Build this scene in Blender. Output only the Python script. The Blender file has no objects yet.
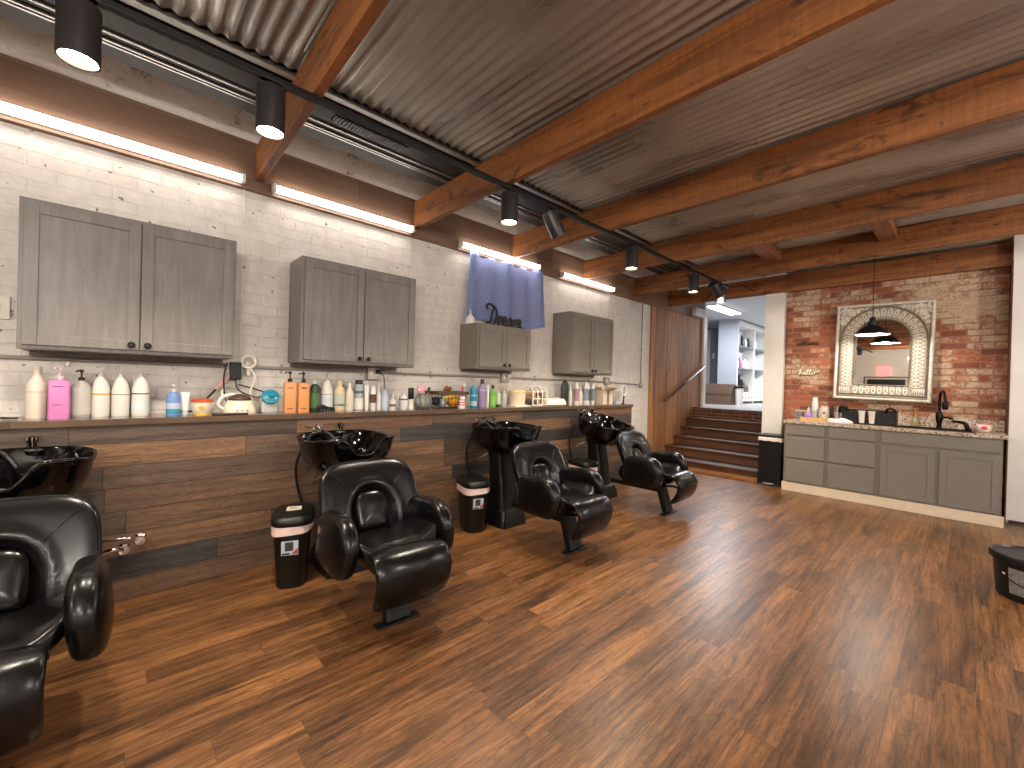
import bpy, bmesh, math, random
from mathutils import Vector, Matrix
random.seed(7)
PI = math.pi
S = bpy.context.scene
COL = S.collection

# ------------------------------------------------------------ camera, world, exposure
F_PX = 426.178
CAM = Vector((3.65, 0.0, 1.33))
yaw, pitch, roll = (math.radians(a) for a in (46.7615, -0.22497, 1.5875))
fw = Vector((-math.sin(yaw)*math.cos(pitch), math.cos(yaw)*math.cos(pitch), math.sin(pitch)))
rt = Vector((math.cos(yaw), math.sin(yaw), 0.0))
up = rt.cross(fw)
r2 = rt*math.cos(roll)+up*math.sin(roll)
u2 = -rt*math.sin(roll)+up*math.cos(roll)
cd = bpy.data.cameras.new('camera'); cam = bpy.data.objects.new('camera', cd); COL.objects.link(cam)
cd.sensor_width = 36.0; cd.sensor_fit = 'HORIZONTAL'; cd.lens = 36.0*F_PX/1024.0
cd.clip_start = 0.02; cd.clip_end = 100
cam.matrix_world = Matrix(((r2.x, u2.x, -fw.x, CAM.x), (r2.y, u2.y, -fw.y, CAM.y), (r2.z, u2.z, -fw.z, CAM.z), (0, 0, 0, 1)))
S.camera = cam
w = bpy.data.worlds.new('world'); S.world = w; w.use_nodes = True
w.node_tree.nodes['Background'].inputs[0].default_value = (0.8, 0.85, 0.95, 1)
w.node_tree.nodes['Background'].inputs[1].default_value = 0.15
S.view_settings.view_transform = 'Standard'; S.view_settings.look = 'None'
S.view_settings.gamma = 1.0; S.view_settings.use_curve_mapping = False
S.view_settings.exposure = 1.15
# strengths of the room's lamps and the added fill globes (used by their builders)
P_STRIP = 6.0      # emission of the LED strips
P_SPOT = 42.0      # track cans, watt
P_FILL = 860.0      # added fill globes out of view, for ambient light
P_PEND = 14.0
P_UP = 45.0       # panel light in the upper room

# ------------------------------------------------------------ helpers
def lin(r, g, b):
    f = lambda v: ((v/255.0)/12.92 if v/255.0 <= 0.04045 else ((v/255.0+0.055)/1.055)**2.4)
    return (f(r), f(g), f(b), 1.0)

def sc(c, k): return (min(1, c[0]*k), min(1, c[1]*k), min(1, c[2]*k), 1)

def newmat(name):
    m = bpy.data.materials.new(name); m.use_nodes = True
    nt = m.node_tree; b = nt.nodes['Principled BSDF']
    return m, nt, b

def N(nt, t, **kw):
    n = nt.nodes.new(t)
    for k, v in kw.items(): setattr(n, k, v)
    return n

def math_n(nt, op, a, b=None, clamp=False):
    n = N(nt, 'ShaderNodeMath', operation=op); n.use_clamp = clamp
    for i, v in enumerate((a, b)):
        if v is None: continue
        if isinstance(v, (int, float)): n.inputs[i].default_value = v
        else: nt.links.new(v, n.inputs[i])
    return n.outputs[0]

def mixc(nt, fac, a, b, blend='MIX'):
    n = N(nt, 'ShaderNodeMix', data_type='RGBA', blend_type=blend)
    for i, v in ((0, fac), (6, a), (7, b)):
        if isinstance(v, (int, float)): n.inputs[i].default_value = v
        elif isinstance(v, tuple): n.inputs[i].default_value = v
        else: nt.links.new(v, n.inputs[i])
    return n.outputs[2]

def ramp(nt, fac, stops, interp='LINEAR'):
    n = N(nt, 'ShaderNodeValToRGB'); n.color_ramp.interpolation = interp
    e = n.color_ramp.elements
    while len(e) < len(stops): e.new(0.5)
    for i, (p, c) in enumerate(stops):
        e[i].position = p; e[i].color = c
    nt.links.new(fac, n.inputs[0])
    return n.outputs[0]

def coord(nt): return N(nt, 'ShaderNodeTexCoord').outputs['Object']

def sep(nt, v):
    n = N(nt, 'ShaderNodeSeparateXYZ'); nt.links.new(v, n.inputs[0]); return n.outputs

def comb(nt, x, y, z=0.0):
    n = N(nt, 'ShaderNodeCombineXYZ')
    for i, v in enumerate((x, y, z)):
        if isinstance(v, (int, float)): n.inputs[i].default_value = v
        else: nt.links.new(v, n.inputs[i])
    return n.outputs[0]

def noise(nt, vec, scale, detail=4, rough=0.55, dist=0.0):
    n = N(nt, 'ShaderNodeTexNoise'); n.inputs['Scale'].default_value = scale
    n.inputs['Detail'].default_value = detail; n.inputs['Roughness'].default_value = rough
    n.inputs['Distortion'].default_value = dist
    nt.links.new(vec, n.inputs['Vector']); return n.outputs['Fac']

def bump(nt, b, h, strength, dist=0.01):
    n = N(nt, 'ShaderNodeBump'); n.inputs['Strength'].default_value = strength
    n.inputs['Distance'].default_value = dist
    nt.links.new(h, n.inputs['Height']); nt.links.new(n.outputs[0], b.inputs['Normal'])

_mc = {}
def mat(name, col, rough=0.5, metal=0.0, var=0.08, scale=18.0, bmp=0.0, coat=0.0, trans=0.0, emit=0.0, ecol=None, ior=1.45, spec=None):
    if name in _mc: return _mc[name]
    m, nt, b = newmat(name)
    c = coord(nt); nz = noise(nt, c, scale)
    nt.links.new(ramp(nt, nz, [(0.3, sc(col, 1-var)), (0.7, sc(col, 1+var))]), b.inputs['Base Color'])
    b.inputs['Roughness'].default_value = rough; b.inputs['Metallic'].default_value = metal
    b.inputs['Coat Weight'].default_value = coat; b.inputs['Coat Roughness'].default_value = 0.08
    b.inputs['Transmission Weight'].default_value = trans; b.inputs['IOR'].default_value = ior
    if spec is not None: b.inputs['Specular IOR Level'].default_value = spec
    if emit:
        b.inputs['Emission Color'].default_value = ecol or col; b.inputs['Emission Strength'].default_value = emit
    if bmp: bump(nt, b, noise(nt, c, scale*6), bmp, 0.004)
    _mc[name] = m; return m

def planks(name, ua, va, length, width, stops, rough=0.45, gap=0.004, gapcol=lin(25, 18, 14), grain=(1.6, 26.0), gstr=0.45, bstr=0.25, coat=0.0, smear=0.0):
    """boards along axis ua, rows along axis va, every board its own tone and grain"""
    m, nt, b = newmat(name)
    c = coord(nt); xyz = sep(nt, c); u, v = xyz[ua], xyz[va]
    row = math_n(nt, 'FLOOR', math_n(nt, 'DIVIDE', v, width))
    w1 = N(nt, 'ShaderNodeTexWhiteNoise', noise_dimensions='1D'); nt.links.new(row, w1.inputs['W'])
    uo = math_n(nt, 'ADD', u, math_n(nt, 'MULTIPLY', w1.outputs['Value'], length*3.7))
    cell = math_n(nt, 'FLOOR', math_n(nt, 'DIVIDE', uo, length))
    w2 = N(nt, 'ShaderNodeTexWhiteNoise', noise_dimensions='2D'); nt.links.new(comb(nt, row, cell), w2.inputs['Vector'])
    rnd = w2.outputs['Value']
    base = ramp(nt, rnd, stops)
    gv = comb(nt, math_n(nt, 'ADD', math_n(nt, 'MULTIPLY', u, grain[0]), math_n(nt, 'MULTIPLY', rnd, 37.0)), math_n(nt, 'MULTIPLY', v, grain[1]), math_n(nt, 'MULTIPLY', rnd, 11.0))
    g = noise(nt, gv, 1.0, 7, 0.65, 0.6)
    g2 = noise(nt, comb(nt, math_n(nt, 'MULTIPLY', u, grain[0]*5), math_n(nt, 'MULTIPLY', v, grain[1]*4), rnd), 1.0, 4, 0.6)
    gf = math_n(nt, 'ADD', math_n(nt, 'MULTIPLY', g, 0.7), math_n(nt, 'MULTIPLY', g2, 0.3))
    tone = ramp(nt, gf, [(0.36, (1-gstr*1.15,)*3+(1,)), (0.48, (1-gstr*.3,)*3+(1,)), (0.62, (1+gstr*.5,)*3+(1,))])
    colr = mixc(nt, 1.0, base, tone, 'MULTIPLY')
    if smear:
        lo = noise(nt, comb(nt, math_n(nt, 'ADD', math_n(nt, 'MULTIPLY', u, 1.1), math_n(nt, 'MULTIPLY', rnd, 23.0)), math_n(nt, 'MULTIPLY', v, 7.0), rnd), 1.0, 4, .6, .5)
        colr = mixc(nt, 1.0, colr, ramp(nt, lo, [(.32, (1-smear,)*3+(1,)), (.5, (.95,)*3+(1,)), (.66, (1+smear*.45,)*3+(1,))]), 'MULTIPLY')
        rg = noise(nt, comb(nt, math_n(nt, 'ADD', math_n(nt, 'MULTIPLY', u, 2.2), math_n(nt, 'MULTIPLY', rnd, 51.0)), math_n(nt, 'MULTIPLY', v, 11.0), rnd), 1.0, 2, .5)
        fr = math_n(nt, 'FRACT', math_n(nt, 'MULTIPLY', rg, 16.0))
        colr = mixc(nt, 1.0, colr, ramp(nt, fr, [(0, (.74, .72, .7, 1)), (.3, (1, 1, 1, 1)), (.8, (1.06, 1.06, 1.06, 1)), (1, (.8, .78, .76, 1))]), 'MULTIPLY')
    fv = math_n(nt, 'FRACT', math_n(nt, 'DIVIDE', v, width)); fu = math_n(nt, 'FRACT', math_n(nt, 'DIVIDE', uo, length))
    ev = math_n(nt, 'LESS_THAN', fv, gap/width); eu = math_n(nt, 'LESS_THAN', fu, gap/length)
    e = math_n(nt, 'MAXIMUM', ev, eu)
    nt.links.new(mixc(nt, math_n(nt, 'MULTIPLY', e, 0.8), colr, gapcol), b.inputs['Base Color'])
    b.inputs['Roughness'].default_value = rough; b.inputs['Coat Weight'].default_value = coat; b.inputs['Coat Roughness'].default_value = 0.25
    hh = math_n(nt, 'SUBTRACT', math_n(nt, 'MULTIPLY', gf, 0.5), e)
    bump(nt, b, hh, bstr, 0.004)
    return m

def timber(name, ax, col_a, col_b, dark, rough=0.6):
    """rough sawn beam, grain along axis ax, knots and stains"""
    m, nt, b = newmat(name); c = coord(nt); x = list(sep(nt, c))
    k = [14.0, 14.0, 14.0]; k[ax] = 0.9
    v = comb(nt, *[math_n(nt, 'MULTIPLY', x[i], k[i]) for i in range(3)])
    g = noise(nt, v, 1.0, 7, 0.62, 0.8)
    base = ramp(nt, g, [(0.3, col_a), (0.62, col_b)])
    k2 = [9.0, 9.0, 9.0]; k2[ax] = 3.0
    st = noise(nt, comb(nt, *[math_n(nt, 'MULTIPLY', x[i], k2[i]) for i in range(3)]), 1.0, 5, 0.6, 1.6)
    sf = ramp(nt, st, [(0.57, (0, 0, 0, 1)), (0.66, (1, 1, 1, 1))])
    c2 = mixc(nt, math_n(nt, 'MULTIPLY', sf, 0.75), base, dark)
    k3 = [6.0, 6.0, 6.0]; k3[ax] = 48.0
    saw = noise(nt, comb(nt, *[math_n(nt, 'MULTIPLY', x[i], k3[i]) for i in range(3)]), 1.0, 3, 0.6)
    c3 = mixc(nt, 1.0, c2, ramp(nt, saw, [(0.35, (.84, .84, .84, 1)), (0.65, (1.08, 1.08, 1.08, 1))]), 'MULTIPLY')
    nt.links.new(c3, b.inputs['Base Color']); b.inputs['Roughness'].default_value = rough
    bump(nt, b, math_n(nt, 'ADD', g, math_n(nt, 'MULTIPLY', saw, .6)), 0.35, 0.006)
    return m

def brick_nodes(nt, u, v, bw, bh, mortar, wob=0.012):
    c = comb(nt, u, v)
    n = N(nt, 'ShaderNodeTexNoise'); n.inputs['Scale'].default_value = 5.0; n.inputs['Detail'].default_value = 3
    nt.links.new(c, n.inputs['Vector'])
    off = N(nt, 'ShaderNodeVectorMath', operation='MULTIPLY_ADD'); nt.links.new(n.outputs['Color'], off.inputs[0])
    off.inputs[1].default_value = (wob, wob, 0); nt.links.new(c, off.inputs[2])
    b = N(nt, 'ShaderNodeTexBrick'); b.offset = 0.5
    b.inputs['Scale'].default_value = 1.0; b.inputs['Brick Width'].default_value = bw
    b.inputs['Row Height'].default_value = bh; b.inputs['Mortar Size'].default_value = mortar
    b.inputs['Mortar Smooth'].default_value = 0.35; b.inputs['Bias'].default_value = 0.0
    b.inputs['Color1'].default_value = (0, 0, 0, 1); b.inputs['Color2'].default_value = (1, 1, 1, 1)
    nt.links.new(off.outputs[0], b.inputs['Vector'])
    return b, c

def obj(name, bm, m, parent=None, smooth=False, kind=None, auto=None):
    me = bpy.data.meshes.new(name)
    bmesh.ops.recalc_face_normals(bm, faces=bm.faces)
    bm.to_mesh(me); bm.free()
    for x in (m if isinstance(m, (list, tuple)) else [m]): me.materials.append(x)
    if smooth:
        for p in me.polygons: p.use_smooth = True
        if auto is not None: me.set_sharp_from_angle(angle=math.radians(auto))
    o = bpy.data.objects.new(name, me); COL.objects.link(o)
    if parent is not None: o.parent = parent
    if kind: o['kind'] = kind
    return o

def tag(o, label, cat, group=None):
    o['label'] = label; o['category'] = cat
    if group: o['group'] = group
    return o

def thing(name, label, cat, loc=(0, 0, 0), rz=0.0, group=None):
    o = bpy.data.objects.new(name, None); COL.objects.link(o)
    o.location = loc; o.rotation_euler = (0, 0, rz); o.empty_display_size = 0.1
    return tag(o, label, cat, group)

def B(): return bmesh.new()

def box(bm, lo, hi, bev=0.0, seg=2, M=None, mi=0):
    r = bmesh.ops.create_cube(bm, size=1.0); vs = r['verts']
    for v in vs: v.co = Vector([lo[i]+(v.co[i]+0.5)*(hi[i]-lo[i]) for i in range(3)])
    fs = list({f for v in vs for f in v.link_faces})
    for f in fs: f.material_index = mi
    if bev:
        es = list({e for v in vs for e in v.link_edges})
        rr = bmesh.ops.bevel(bm, geom=es, offset=bev, segments=seg, profile=0.5, affect='EDGES')
        vs = list({v for f in rr['faces'] for v in f.verts} | {v for v in vs if v.is_valid})
    if M is not None:
        for v in vs: v.co = M @ v.co
    return vs

def lathe(bm, prof, c=(0, 0, 0), n=24, sq=1.0, sx=1.0, sy=1.0, M=None, cap=True, mi=0):
    rings = []
    for r, z in prof:
        ring = []
        for i in range(n):
            a = 2*PI*i/n; ca, sa = math.cos(a), math.sin(a)
            x = math.copysign(abs(ca)**sq, ca)*r*sx; y = math.copysign(abs(sa)**sq, sa)*r*sy
            p = Vector((x, y, z))
            if M is not None: p = M @ p
            ring.append(bm.verts.new(p+Vector(c)))
        rings.append(ring)
    for a, b in zip(rings[:-1], rings[1:]):
        for i in range(n):
            f = bm.faces.new((a[i], a[(i+1) % n], b[(i+1) % n], b[i])); f.material_index = mi
    if cap:
        if prof[0][0] > 1e-6: bm.faces.new(rings[0][::-1]).material_index = mi
        if prof[-1][0] > 1e-6: bm.faces.new(rings[-1]).material_index = mi

def catmull(pts, k=6, closed=False):
    P = [Vector(p) for p in pts]; out = []; n = len(P)
    for i in range(n if closed else n-1):
        g = lambda j: P[j % n] if closed else P[max(0, min(n-1, j))]
        a, b, c, d = g(i-1), g(i), g(i+1), g(i+2)
        for s in range(k):
            t = s/k
            out.append(0.5*((2*b)+(c-a)*t+(2*a-5*b+4*c-d)*t*t+(3*b-a-3*c+d)*t**3))
    if not closed: out.append(P[-1])
    return out

def tube(bm, pts, r, n=8, closed=False, cap=True, mi=0):
    P = [Vector(p) for p in pts]; m = len(P); rings = []; prev = None
    rf = r if callable(r) else (lambda t: r)
    for i in range(m):
        a = P[(i-1) % m] if closed or i > 0 else P[i]; b = P[(i+1) % m] if closed or i < m-1 else P[i]
        t = (b-a); t = t.normalized() if t.length > 1e-9 else Vector((0, 0, 1))
        if prev is None:
            q = Vector((0, 0, 1)) if abs(t.z) < 0.9 else Vector((1, 0, 0))
            u = t.cross(q).normalized()
        else:
            u = prev-t*prev.dot(t); u = u.normalized() if u.length > 1e-9 else t.orthogonal().normalized()
        prev = u; v = t.cross(u); R = rf(i/max(1, m-1))
        rings.append([bm.verts.new(P[i]+(u*math.cos(2*PI*k/n)+v*math.sin(2*PI*k/n))*R) for k in range(n)])
    pr = list(zip(rings, rings[1:]+rings[:1])) if closed else list(zip(rings[:-1], rings[1:]))
    for A, Bq in pr:
        for k in range(n):
            bm.faces.new((A[k], A[(k+1) % n], Bq[(k+1) % n], Bq[k])).material_index = mi
    if cap and not closed:
        bm.faces.new(rings[0][::-1]).material_index = mi; bm.faces.new(rings[-1]).material_index = mi

def superout(a, b, e, n=56):
    o = []
    for i in range(n):
        t = 2*PI*i/n; c, s = math.cos(t), math.sin(t)
        o.append((math.copysign(abs(c)**(2/e), c)*a, math.copysign(abs(s)**(2/e), s)*b))
    return o

def roundpoly(corners, k=6):
    """closed outline through rounded corners [(u,v,radius)], star shaped about its centre"""
    o = []; n = len(corners)
    for i in range(n):
        p = Vector(corners[i][:2]); r = corners[i][2]
        a = Vector(corners[i-1][:2]); b = Vector(corners[(i+1) % n][:2])
        p1 = p+(a-p).normalized()*r; p2 = p+(b-p).normalized()*r
        for s in range(k+1):
            t = s/k; q = p1*(1-t)**2+p*2*t*(1-t)+p2*t*t
            o.append((q.x, q.y))
    # resample evenly
    P = [Vector(q) for q in o]; L = [0]
    for i in range(len(P)): L.append(L[-1]+(P[(i+1) % len(P)]-P[i]).length)
    out = []; m = 64; j = 0
    for i in range(m):
        d = L[-1]*i/m
        while L[j+1] < d: j += 1
        seg = max(1e-9, L[j+1]-L[j]); t = (d-L[j])/seg
        q = P[j % len(P)].lerp(P[(j+1) % len(P)], t); out.append((q.x, q.y))
    return out

def pillow(bm, outline, tf, tb, fn, p=3.0, rings=10, ctr=None):
    """puffed pad: outline in (u,v), front/back swell along w; fn maps (u,v,w) to xyz"""
    n = len(outline)
    cu = ctr[0] if ctr else sum(q[0] for q in outline)/n; cv = ctr[1] if ctr else sum(q[1] for q in outline)/n
    fr, bk = [], []
    for k in range(1, rings+1):
        s = math.sin(PI/2*k/rings)
        w = (max(0.0, 1-s**p))**(1/p) if k < rings else 0.0
        ring = [(cu+(u-cu)*s, cv+(v-cv)*s) for u, v in outline]
        fr.append([bm.verts.new(fn(u, v, tf*w)) for u, v in ring])
        if k < rings: bk.append([bm.verts.new(fn(u, v, -tb*w)) for u, v in ring])
    bk.append(fr[-1])
    for R, w, flip in ((fr, tf, 1), (bk, -tb, 0)):
        c = bm.verts.new(fn(cu, cv, w))
        for i in range(n):
            t = (c, R[0][i], R[0][(i+1) % n]); bm.faces.new(t if flip else t[::-1])
        for A, Bq in zip(R[:-1], R[1:]):
            for i in range(n):
                t = (A[i], Bq[i], Bq[(i+1) % n], A[(i+1) % n]); bm.faces.new(t if flip else t[::-1])

def sstep(a, b, x):
    t = max(0.0, min(1.0, (x-a)/(b-a))); return t*t*(3-2*t)

def copy_tree(o, parent=None):
    c = o.copy(); COL.objects.link(c)
    if parent is not None: c.parent = parent
    for ch in list(o.children): copy_tree(ch, c)
    return c

def struct(name, bm, m, **k): return obj(name, bm, m, kind='structure', **k)

def sbox(name, lo, hi, m, bev=0.0):
    bm = B(); box(bm, lo, hi, bev); return struct(name, bm, m)

# ------------------------------------------------------------ materials
M_floor = planks('floor_planks', 1, 0, 1.25, 0.128,
    [(0.0, lin(112, 74, 44)), (0.4, lin(122, 82, 48)), (0.75, lin(130, 88, 51)), (1.0, lin(140, 95, 56))], rough=0.36, gap=0.0022, gapcol=lin(66, 40, 24), grain=(2.6, 44.0), gstr=0.66, bstr=0.15, coat=0.06, smear=0.6)
M_pony = planks('reclaimed_boards', 1, 2, 1.15, 0.131,
    [(0.0, lin(60, 54, 52)), (0.2, lin(56, 50, 48)), (0.3, lin(82, 68, 58)), (0.5, lin(116, 86, 62)), (0.66, lin(78, 65, 55)), (0.82, lin(130, 97, 68)), (0.92, lin(92, 76, 64)), (1.0, lin(62, 58, 57))], rough=0.6, gap=0.004, gapcol=lin(22, 16, 12), grain=(2.0, 34.0), gstr=0.5, bstr=0.5, smear=0.38)
M_ledge = planks('ledge_boards', 1, 0, 2.4, 0.4, [(0, lin(76, 58, 44)), (1, lin(98, 76, 56))], rough=0.16, gap=0.002, grain=(2, 30), gstr=0.3, bstr=0.1, coat=0.6)
M_vert = planks('vertical_cedar_boards', 2, 1, 12.0, 0.42, [(0, lin(128, 82, 46)), (0.5, lin(172, 120, 72)), (1, lin(146, 98, 58))], rough=0.6, gap=0.012, grain=(1.0, 13), gstr=0.5, bstr=0.4)
M_stair = planks('stair_boards', 0, 2, 1.6, 0.152, [(0, lin(74, 44, 27)), (1, lin(104, 63, 36))], rough=0.55, gap=0.001, grain=(1.6, 26), gstr=0.45, bstr=0.2)
M_beam = timber('orange_rough_timber', 0, lin(96, 56, 28), lin(158, 98, 48), lin(48, 27, 16))
M_beam_y = timber('timber_along_wall', 1, lin(112, 66, 36), lin(150, 96, 56), lin(70, 42, 26))
M_ledger = planks('ledger_board', 1, 2, 2.5, 0.25, [(0, lin(112, 86, 70)), (1, lin(132, 104, 84))], rough=0.55, gap=0.004, gapcol=lin(90, 66, 50), grain=(.8, 10), gstr=0.22, bstr=0.15)
M_white = mat('white_paint', lin(226, 222, 216), 0.55, var=0.03, scale=6, bmp=0.05)
M_trimw = mat('white_trim', lin(232, 226, 216), 0.45, var=0.03)
M_kick = mat('cream_toe_kick', lin(226, 208, 182), 0.5, var=0.05)
M_cabw = mat('grey_stained_wood', lin(132, 128, 126), 0.38, var=0.12, scale=9, bmp=0.04)
def streaked(name, ca, cb, rough):
    m, nt, b = newmat(name); c = coord(nt); x = sep(nt, c)
    v = comb(nt, math_n(nt, 'MULTIPLY', x[0], 30.0), math_n(nt, 'MULTIPLY', x[1], 34.0), math_n(nt, 'MULTIPLY', x[2], 3.0))
    g = math_n(nt, 'ADD', math_n(nt, 'MULTIPLY', noise(nt, v, 1.0, 6, .62, .4), .65), math_n(nt, 'MULTIPLY', noise(nt, c, 5, 4, .6), .35))
    nt.links.new(ramp(nt, g, [(.34, ca), (.64, cb)]), b.inputs['Base Color']); b.inputs['Roughness'].default_value = rough
    bump(nt, b, g, .25, .003); return m
M_cabw = streaked('grey_stained_oak', lin(106, 101, 97), lin(130, 124, 119), .38)
M_cab = mat('taupe_grey_cabinet_paint', lin(128, 122, 113), 0.45, var=0.05, scale=10, bmp=0.03)
M_leather = mat('black_leather', lin(11, 10, 10), 0.25, var=0.12, scale=60, spec=0.42)
M_leather_s = mat('black_leather_smooth', lin(11, 10, 10), 0.22, var=0.1, scale=60, spec=0.42)
M_gloss = mat('black_gloss_porcelain', lin(5, 5, 6), 0.07, var=0.05, spec=0.55)
M_plast = mat('black_plastic', lin(14, 13, 13), 0.4, var=0.1, scale=40)
M_blackm = mat('black_metal', lin(24, 24, 25), 0.42, metal=0.3, var=0.1)
M_can = mat('dark_can_metal', lin(66, 64, 64), 0.35, metal=0.6, var=0.06)
M_duct = mat('dark_steel_deck', lin(34, 33, 33), 0.6, metal=0.1, var=0.15, scale=5)
M_galv = mat('bright_galvanised', lin(170, 166, 160), 0.35, metal=0.9, var=0.12)
M_chrome = mat('chrome', lin(215, 215, 218), 0.08, metal=1.0, var=0.02)
M_bronze = mat('oil_rubbed_bronze', lin(28, 24, 22), 0.3, metal=0.6, var=0.1)
M_knob = mat('black_knob', lin(30, 28, 27), 0.35, metal=0.4)
M_glass = mat('mirror_silver', (0.86, 0.87, 0.88, 1), 0.015, metal=1.0, var=0.0)
M_blue = mat('blue_cloth', lin(168, 180, 224), 0.85, var=0.08, scale=30, bmp=0.05)
M_clear = mat('clear_plastic', lin(226, 232, 234), 0.12, var=0.02, trans=0.85)
M_pinkbag = mat('pale_pink_bag', lin(236, 206, 198), 0.4, var=0.06)

def m_floorless():
    # painted brick, whitewashed red brick, granite, corrugated metal, distressed frame
    m, nt, b = newmat('white_painted_brick'); c = coord(nt); x = sep(nt, c)
    br, uv = brick_nodes(nt, x[1], x[2], 0.235, 0.078, 0.006, 0.035)
    nz = noise(nt, c, 9, 6, .6); holes = noise(nt, c, 21, 2, .5)
    hf = ramp(nt, holes, [(0.69, (0, 0, 0, 1)), (0.74, (1, 1, 1, 1))])
    colr = ramp(nt, nz, [(0.25, lin(205, 198, 190)), (0.7, lin(228, 222, 215))])
    crack = math_n(nt, 'MULTIPLY', br.outputs['Fac'], ramp_val(nt, noise(nt, c, 3.5, 4, .6), 0.42, 0.62))
    colr = mixc(nt, math_n(nt, 'MULTIPLY', crack, 0.15), colr, lin(140, 126, 112))
    colr = mixc(nt, math_n(nt, 'MULTIPLY', hf, 0.75), colr, lin(70, 56, 48))
    nt.links.new(colr, b.inputs['Base Color']); b.inputs['Roughness'].default_value = 0.5
    h = math_n(nt, 'ADD', math_n(nt, 'MULTIPLY', br.outputs['Fac'], -.42), math_n(nt, 'MULTIPLY', noise(nt, c, 8, 7, .66, .6), 1.7))
    h = math_n(nt, 'SUBTRACT', h, math_n(nt, 'MULTIPLY', hf, 1.0))
    bump(nt, b, h, 0.7, 0.010)
    wb = m
    m, nt, b = newmat('whitewashed_red_brick'); c = coord(nt); x = sep(nt, c)
    br, uv = brick_nodes(nt, x[0], x[2], 0.215, 0.0745, 0.009, 0.014)
    cell = br.outputs['Color']
    red = ramp(nt, cell, [(0.0, lin(116, 66, 48)), (0.3, lin(154, 86, 58)), (0.6, lin(176, 100, 66)), (0.85, lin(136, 76, 56)), (1.0, lin(188, 120, 82))])
    spk = noise(nt, c, 34, 5, .65)
    red = mixc(nt, 1.0, red, ramp(nt, spk, [(0.3, (.72, .72, .72, 1)), (.7, (1.2, 1.2, 1.2, 1))]), 'MULTIPLY')
    big = noise(nt, c, 1.55, 5, .62, .5)
    # the wash lies thickest on the upper and right hand side of the wall
    bias = math_n(nt, 'ADD', math_n(nt, 'MULTIPLY', math_n(nt, 'SUBTRACT', x[0], 2.6), 0.035), math_n(nt, 'MULTIPLY', math_n(nt, 'SUBTRACT', x[2], 1.7), 0.06))
    wm = math_n(nt, 'ADD', math_n(nt, 'ADD', big, bias), math_n(nt, 'MULTIPLY', math_n(nt, 'SUBTRACT', noise(nt, c, 17, 5, .7), .5), .5))
    wm = math_n(nt, 'ADD', wm, math_n(nt, 'MULTIPLY', math_n(nt, 'SUBTRACT', cell, .5), .26))
    wf = ramp(nt, wm, [(0.46, (0, 0, 0, 1)), (0.62, (1, 1, 1, 1))])
    wash = ramp(nt, spk, [(0.3, lin(176, 150, 122)), (.7, lin(214, 194, 164))])
    colr = mixc(nt, math_n(nt, 'MULTIPLY', wf, 0.85), red, wash)
    mort = mixc(nt, wf, lin(150, 112, 88), lin(206, 184, 154))
    colr = mixc(nt, br.outputs['Fac'], colr, mort)
    nt.links.new(colr, b.inputs['Base Color']); b.inputs['Roughness'].default_value = 0.8
    bump(nt, b, math_n(nt, 'ADD', math_n(nt, 'MULTIPLY', br.outputs['Fac'], -1.0), math_n(nt, 'MULTIPLY', spk, .8)), 0.7, 0.01)
    rb = m
    m, nt, b = newmat('speckled_granite'); c = coord(nt)
    v = N(nt, 'ShaderNodeTexVoronoi'); v.inputs['Scale'].default_value = 105; nt.links.new(c, v.inputs['Vector'])
    s = sep(nt, v.outputs['Color'])[0]
    colr = ramp(nt, s, [(0.0, lin(104, 84, 72)), (0.14, lin(160, 132, 112)), (0.35, lin(206, 188, 168)), (0.7, lin(222, 210, 194)), (0.88, lin(176, 140, 116)), (1.0, lin(120, 98, 84))], 'CONSTANT')
    nt.links.new(colr, b.inputs['Base Color']); b.inputs['Roughness'].default_value = 0.25
    gr = m
    m, nt, b = newmat('corrugated_galvanised_sheet'); c = coord(nt); x = sep(nt, c)
    st = noise(nt, comb(nt, math_n(nt, 'MULTIPLY', x[0], .9), math_n(nt, 'MULTIPLY', x[1], 3.0)), 1.0, 2, .5)
    f = noise(nt, c, 45, 4, .6)
    colr = ramp(nt, math_n(nt, 'ADD', math_n(nt, 'MULTIPLY', st, .88), math_n(nt, 'MULTIPLY', f, .12)), [(0.3, lin(150, 147, 144)), (0.55, lin(186, 183, 178)), (0.75, lin(208, 204, 199))])
    nt.links.new(colr, b.inputs['Base Color']); b.inputs['Metallic'].default_value = 0.62
    nt.links.new(ramp(nt, st, [(0.35, (.24, .24, .24, 1)), (.65, (.36, .36, .36, 1))]), b.inputs['Roughness'])
    cg = m
    m, nt, b = newmat('distressed_cream_metal'); c = coord(nt)
    n1 = noise(nt, c, 38, 6, .7)
    colr = ramp(nt, n1, [(0.26, lin(130, 116, 100)), (0.35, lin(218, 208, 192)), (0.6, lin(244, 238, 224))])
    nt.links.new(colr, b.inputs['Base Color']); b.inputs['Roughness'].default_value = 0.55
    bump(nt, b, n1, 0.5, 0.004)
    df = m
    m, nt, b = newmat('rough_white_concrete'); c = coord(nt)
    n1 = noise(nt, c, 7, 7, .68, .5)
    nt.links.new(ramp(nt, n1, [(0.34, lin(170, 158, 144)), (0.40, lin(236, 230, 222)), (0.7, lin(250, 247, 242))]), b.inputs['Base Color'])
    b.inputs['Roughness'].default_value = 0.8; bump(nt, b, n1, 0.7, 0.02)
    m2, nt, b = newmat('red_stair_brick'); c = coord(nt); x = sep(nt, c)
    br, uv = brick_nodes(nt, x[0], x[2], 0.2, 0.066, 0.008, 0.008)
    red = ramp(nt, br.outputs['Color'], [(0, lin(84, 46, 36)), (1, lin(128, 70, 50))])
    nt.links.new(mixc(nt, br.outputs['Fac'], red, lin(150, 120, 100)), b.inputs['Base Color']); b.inputs['Roughness'].default_value = .75
    return wb, rb, gr, cg, df, m, m2

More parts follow.
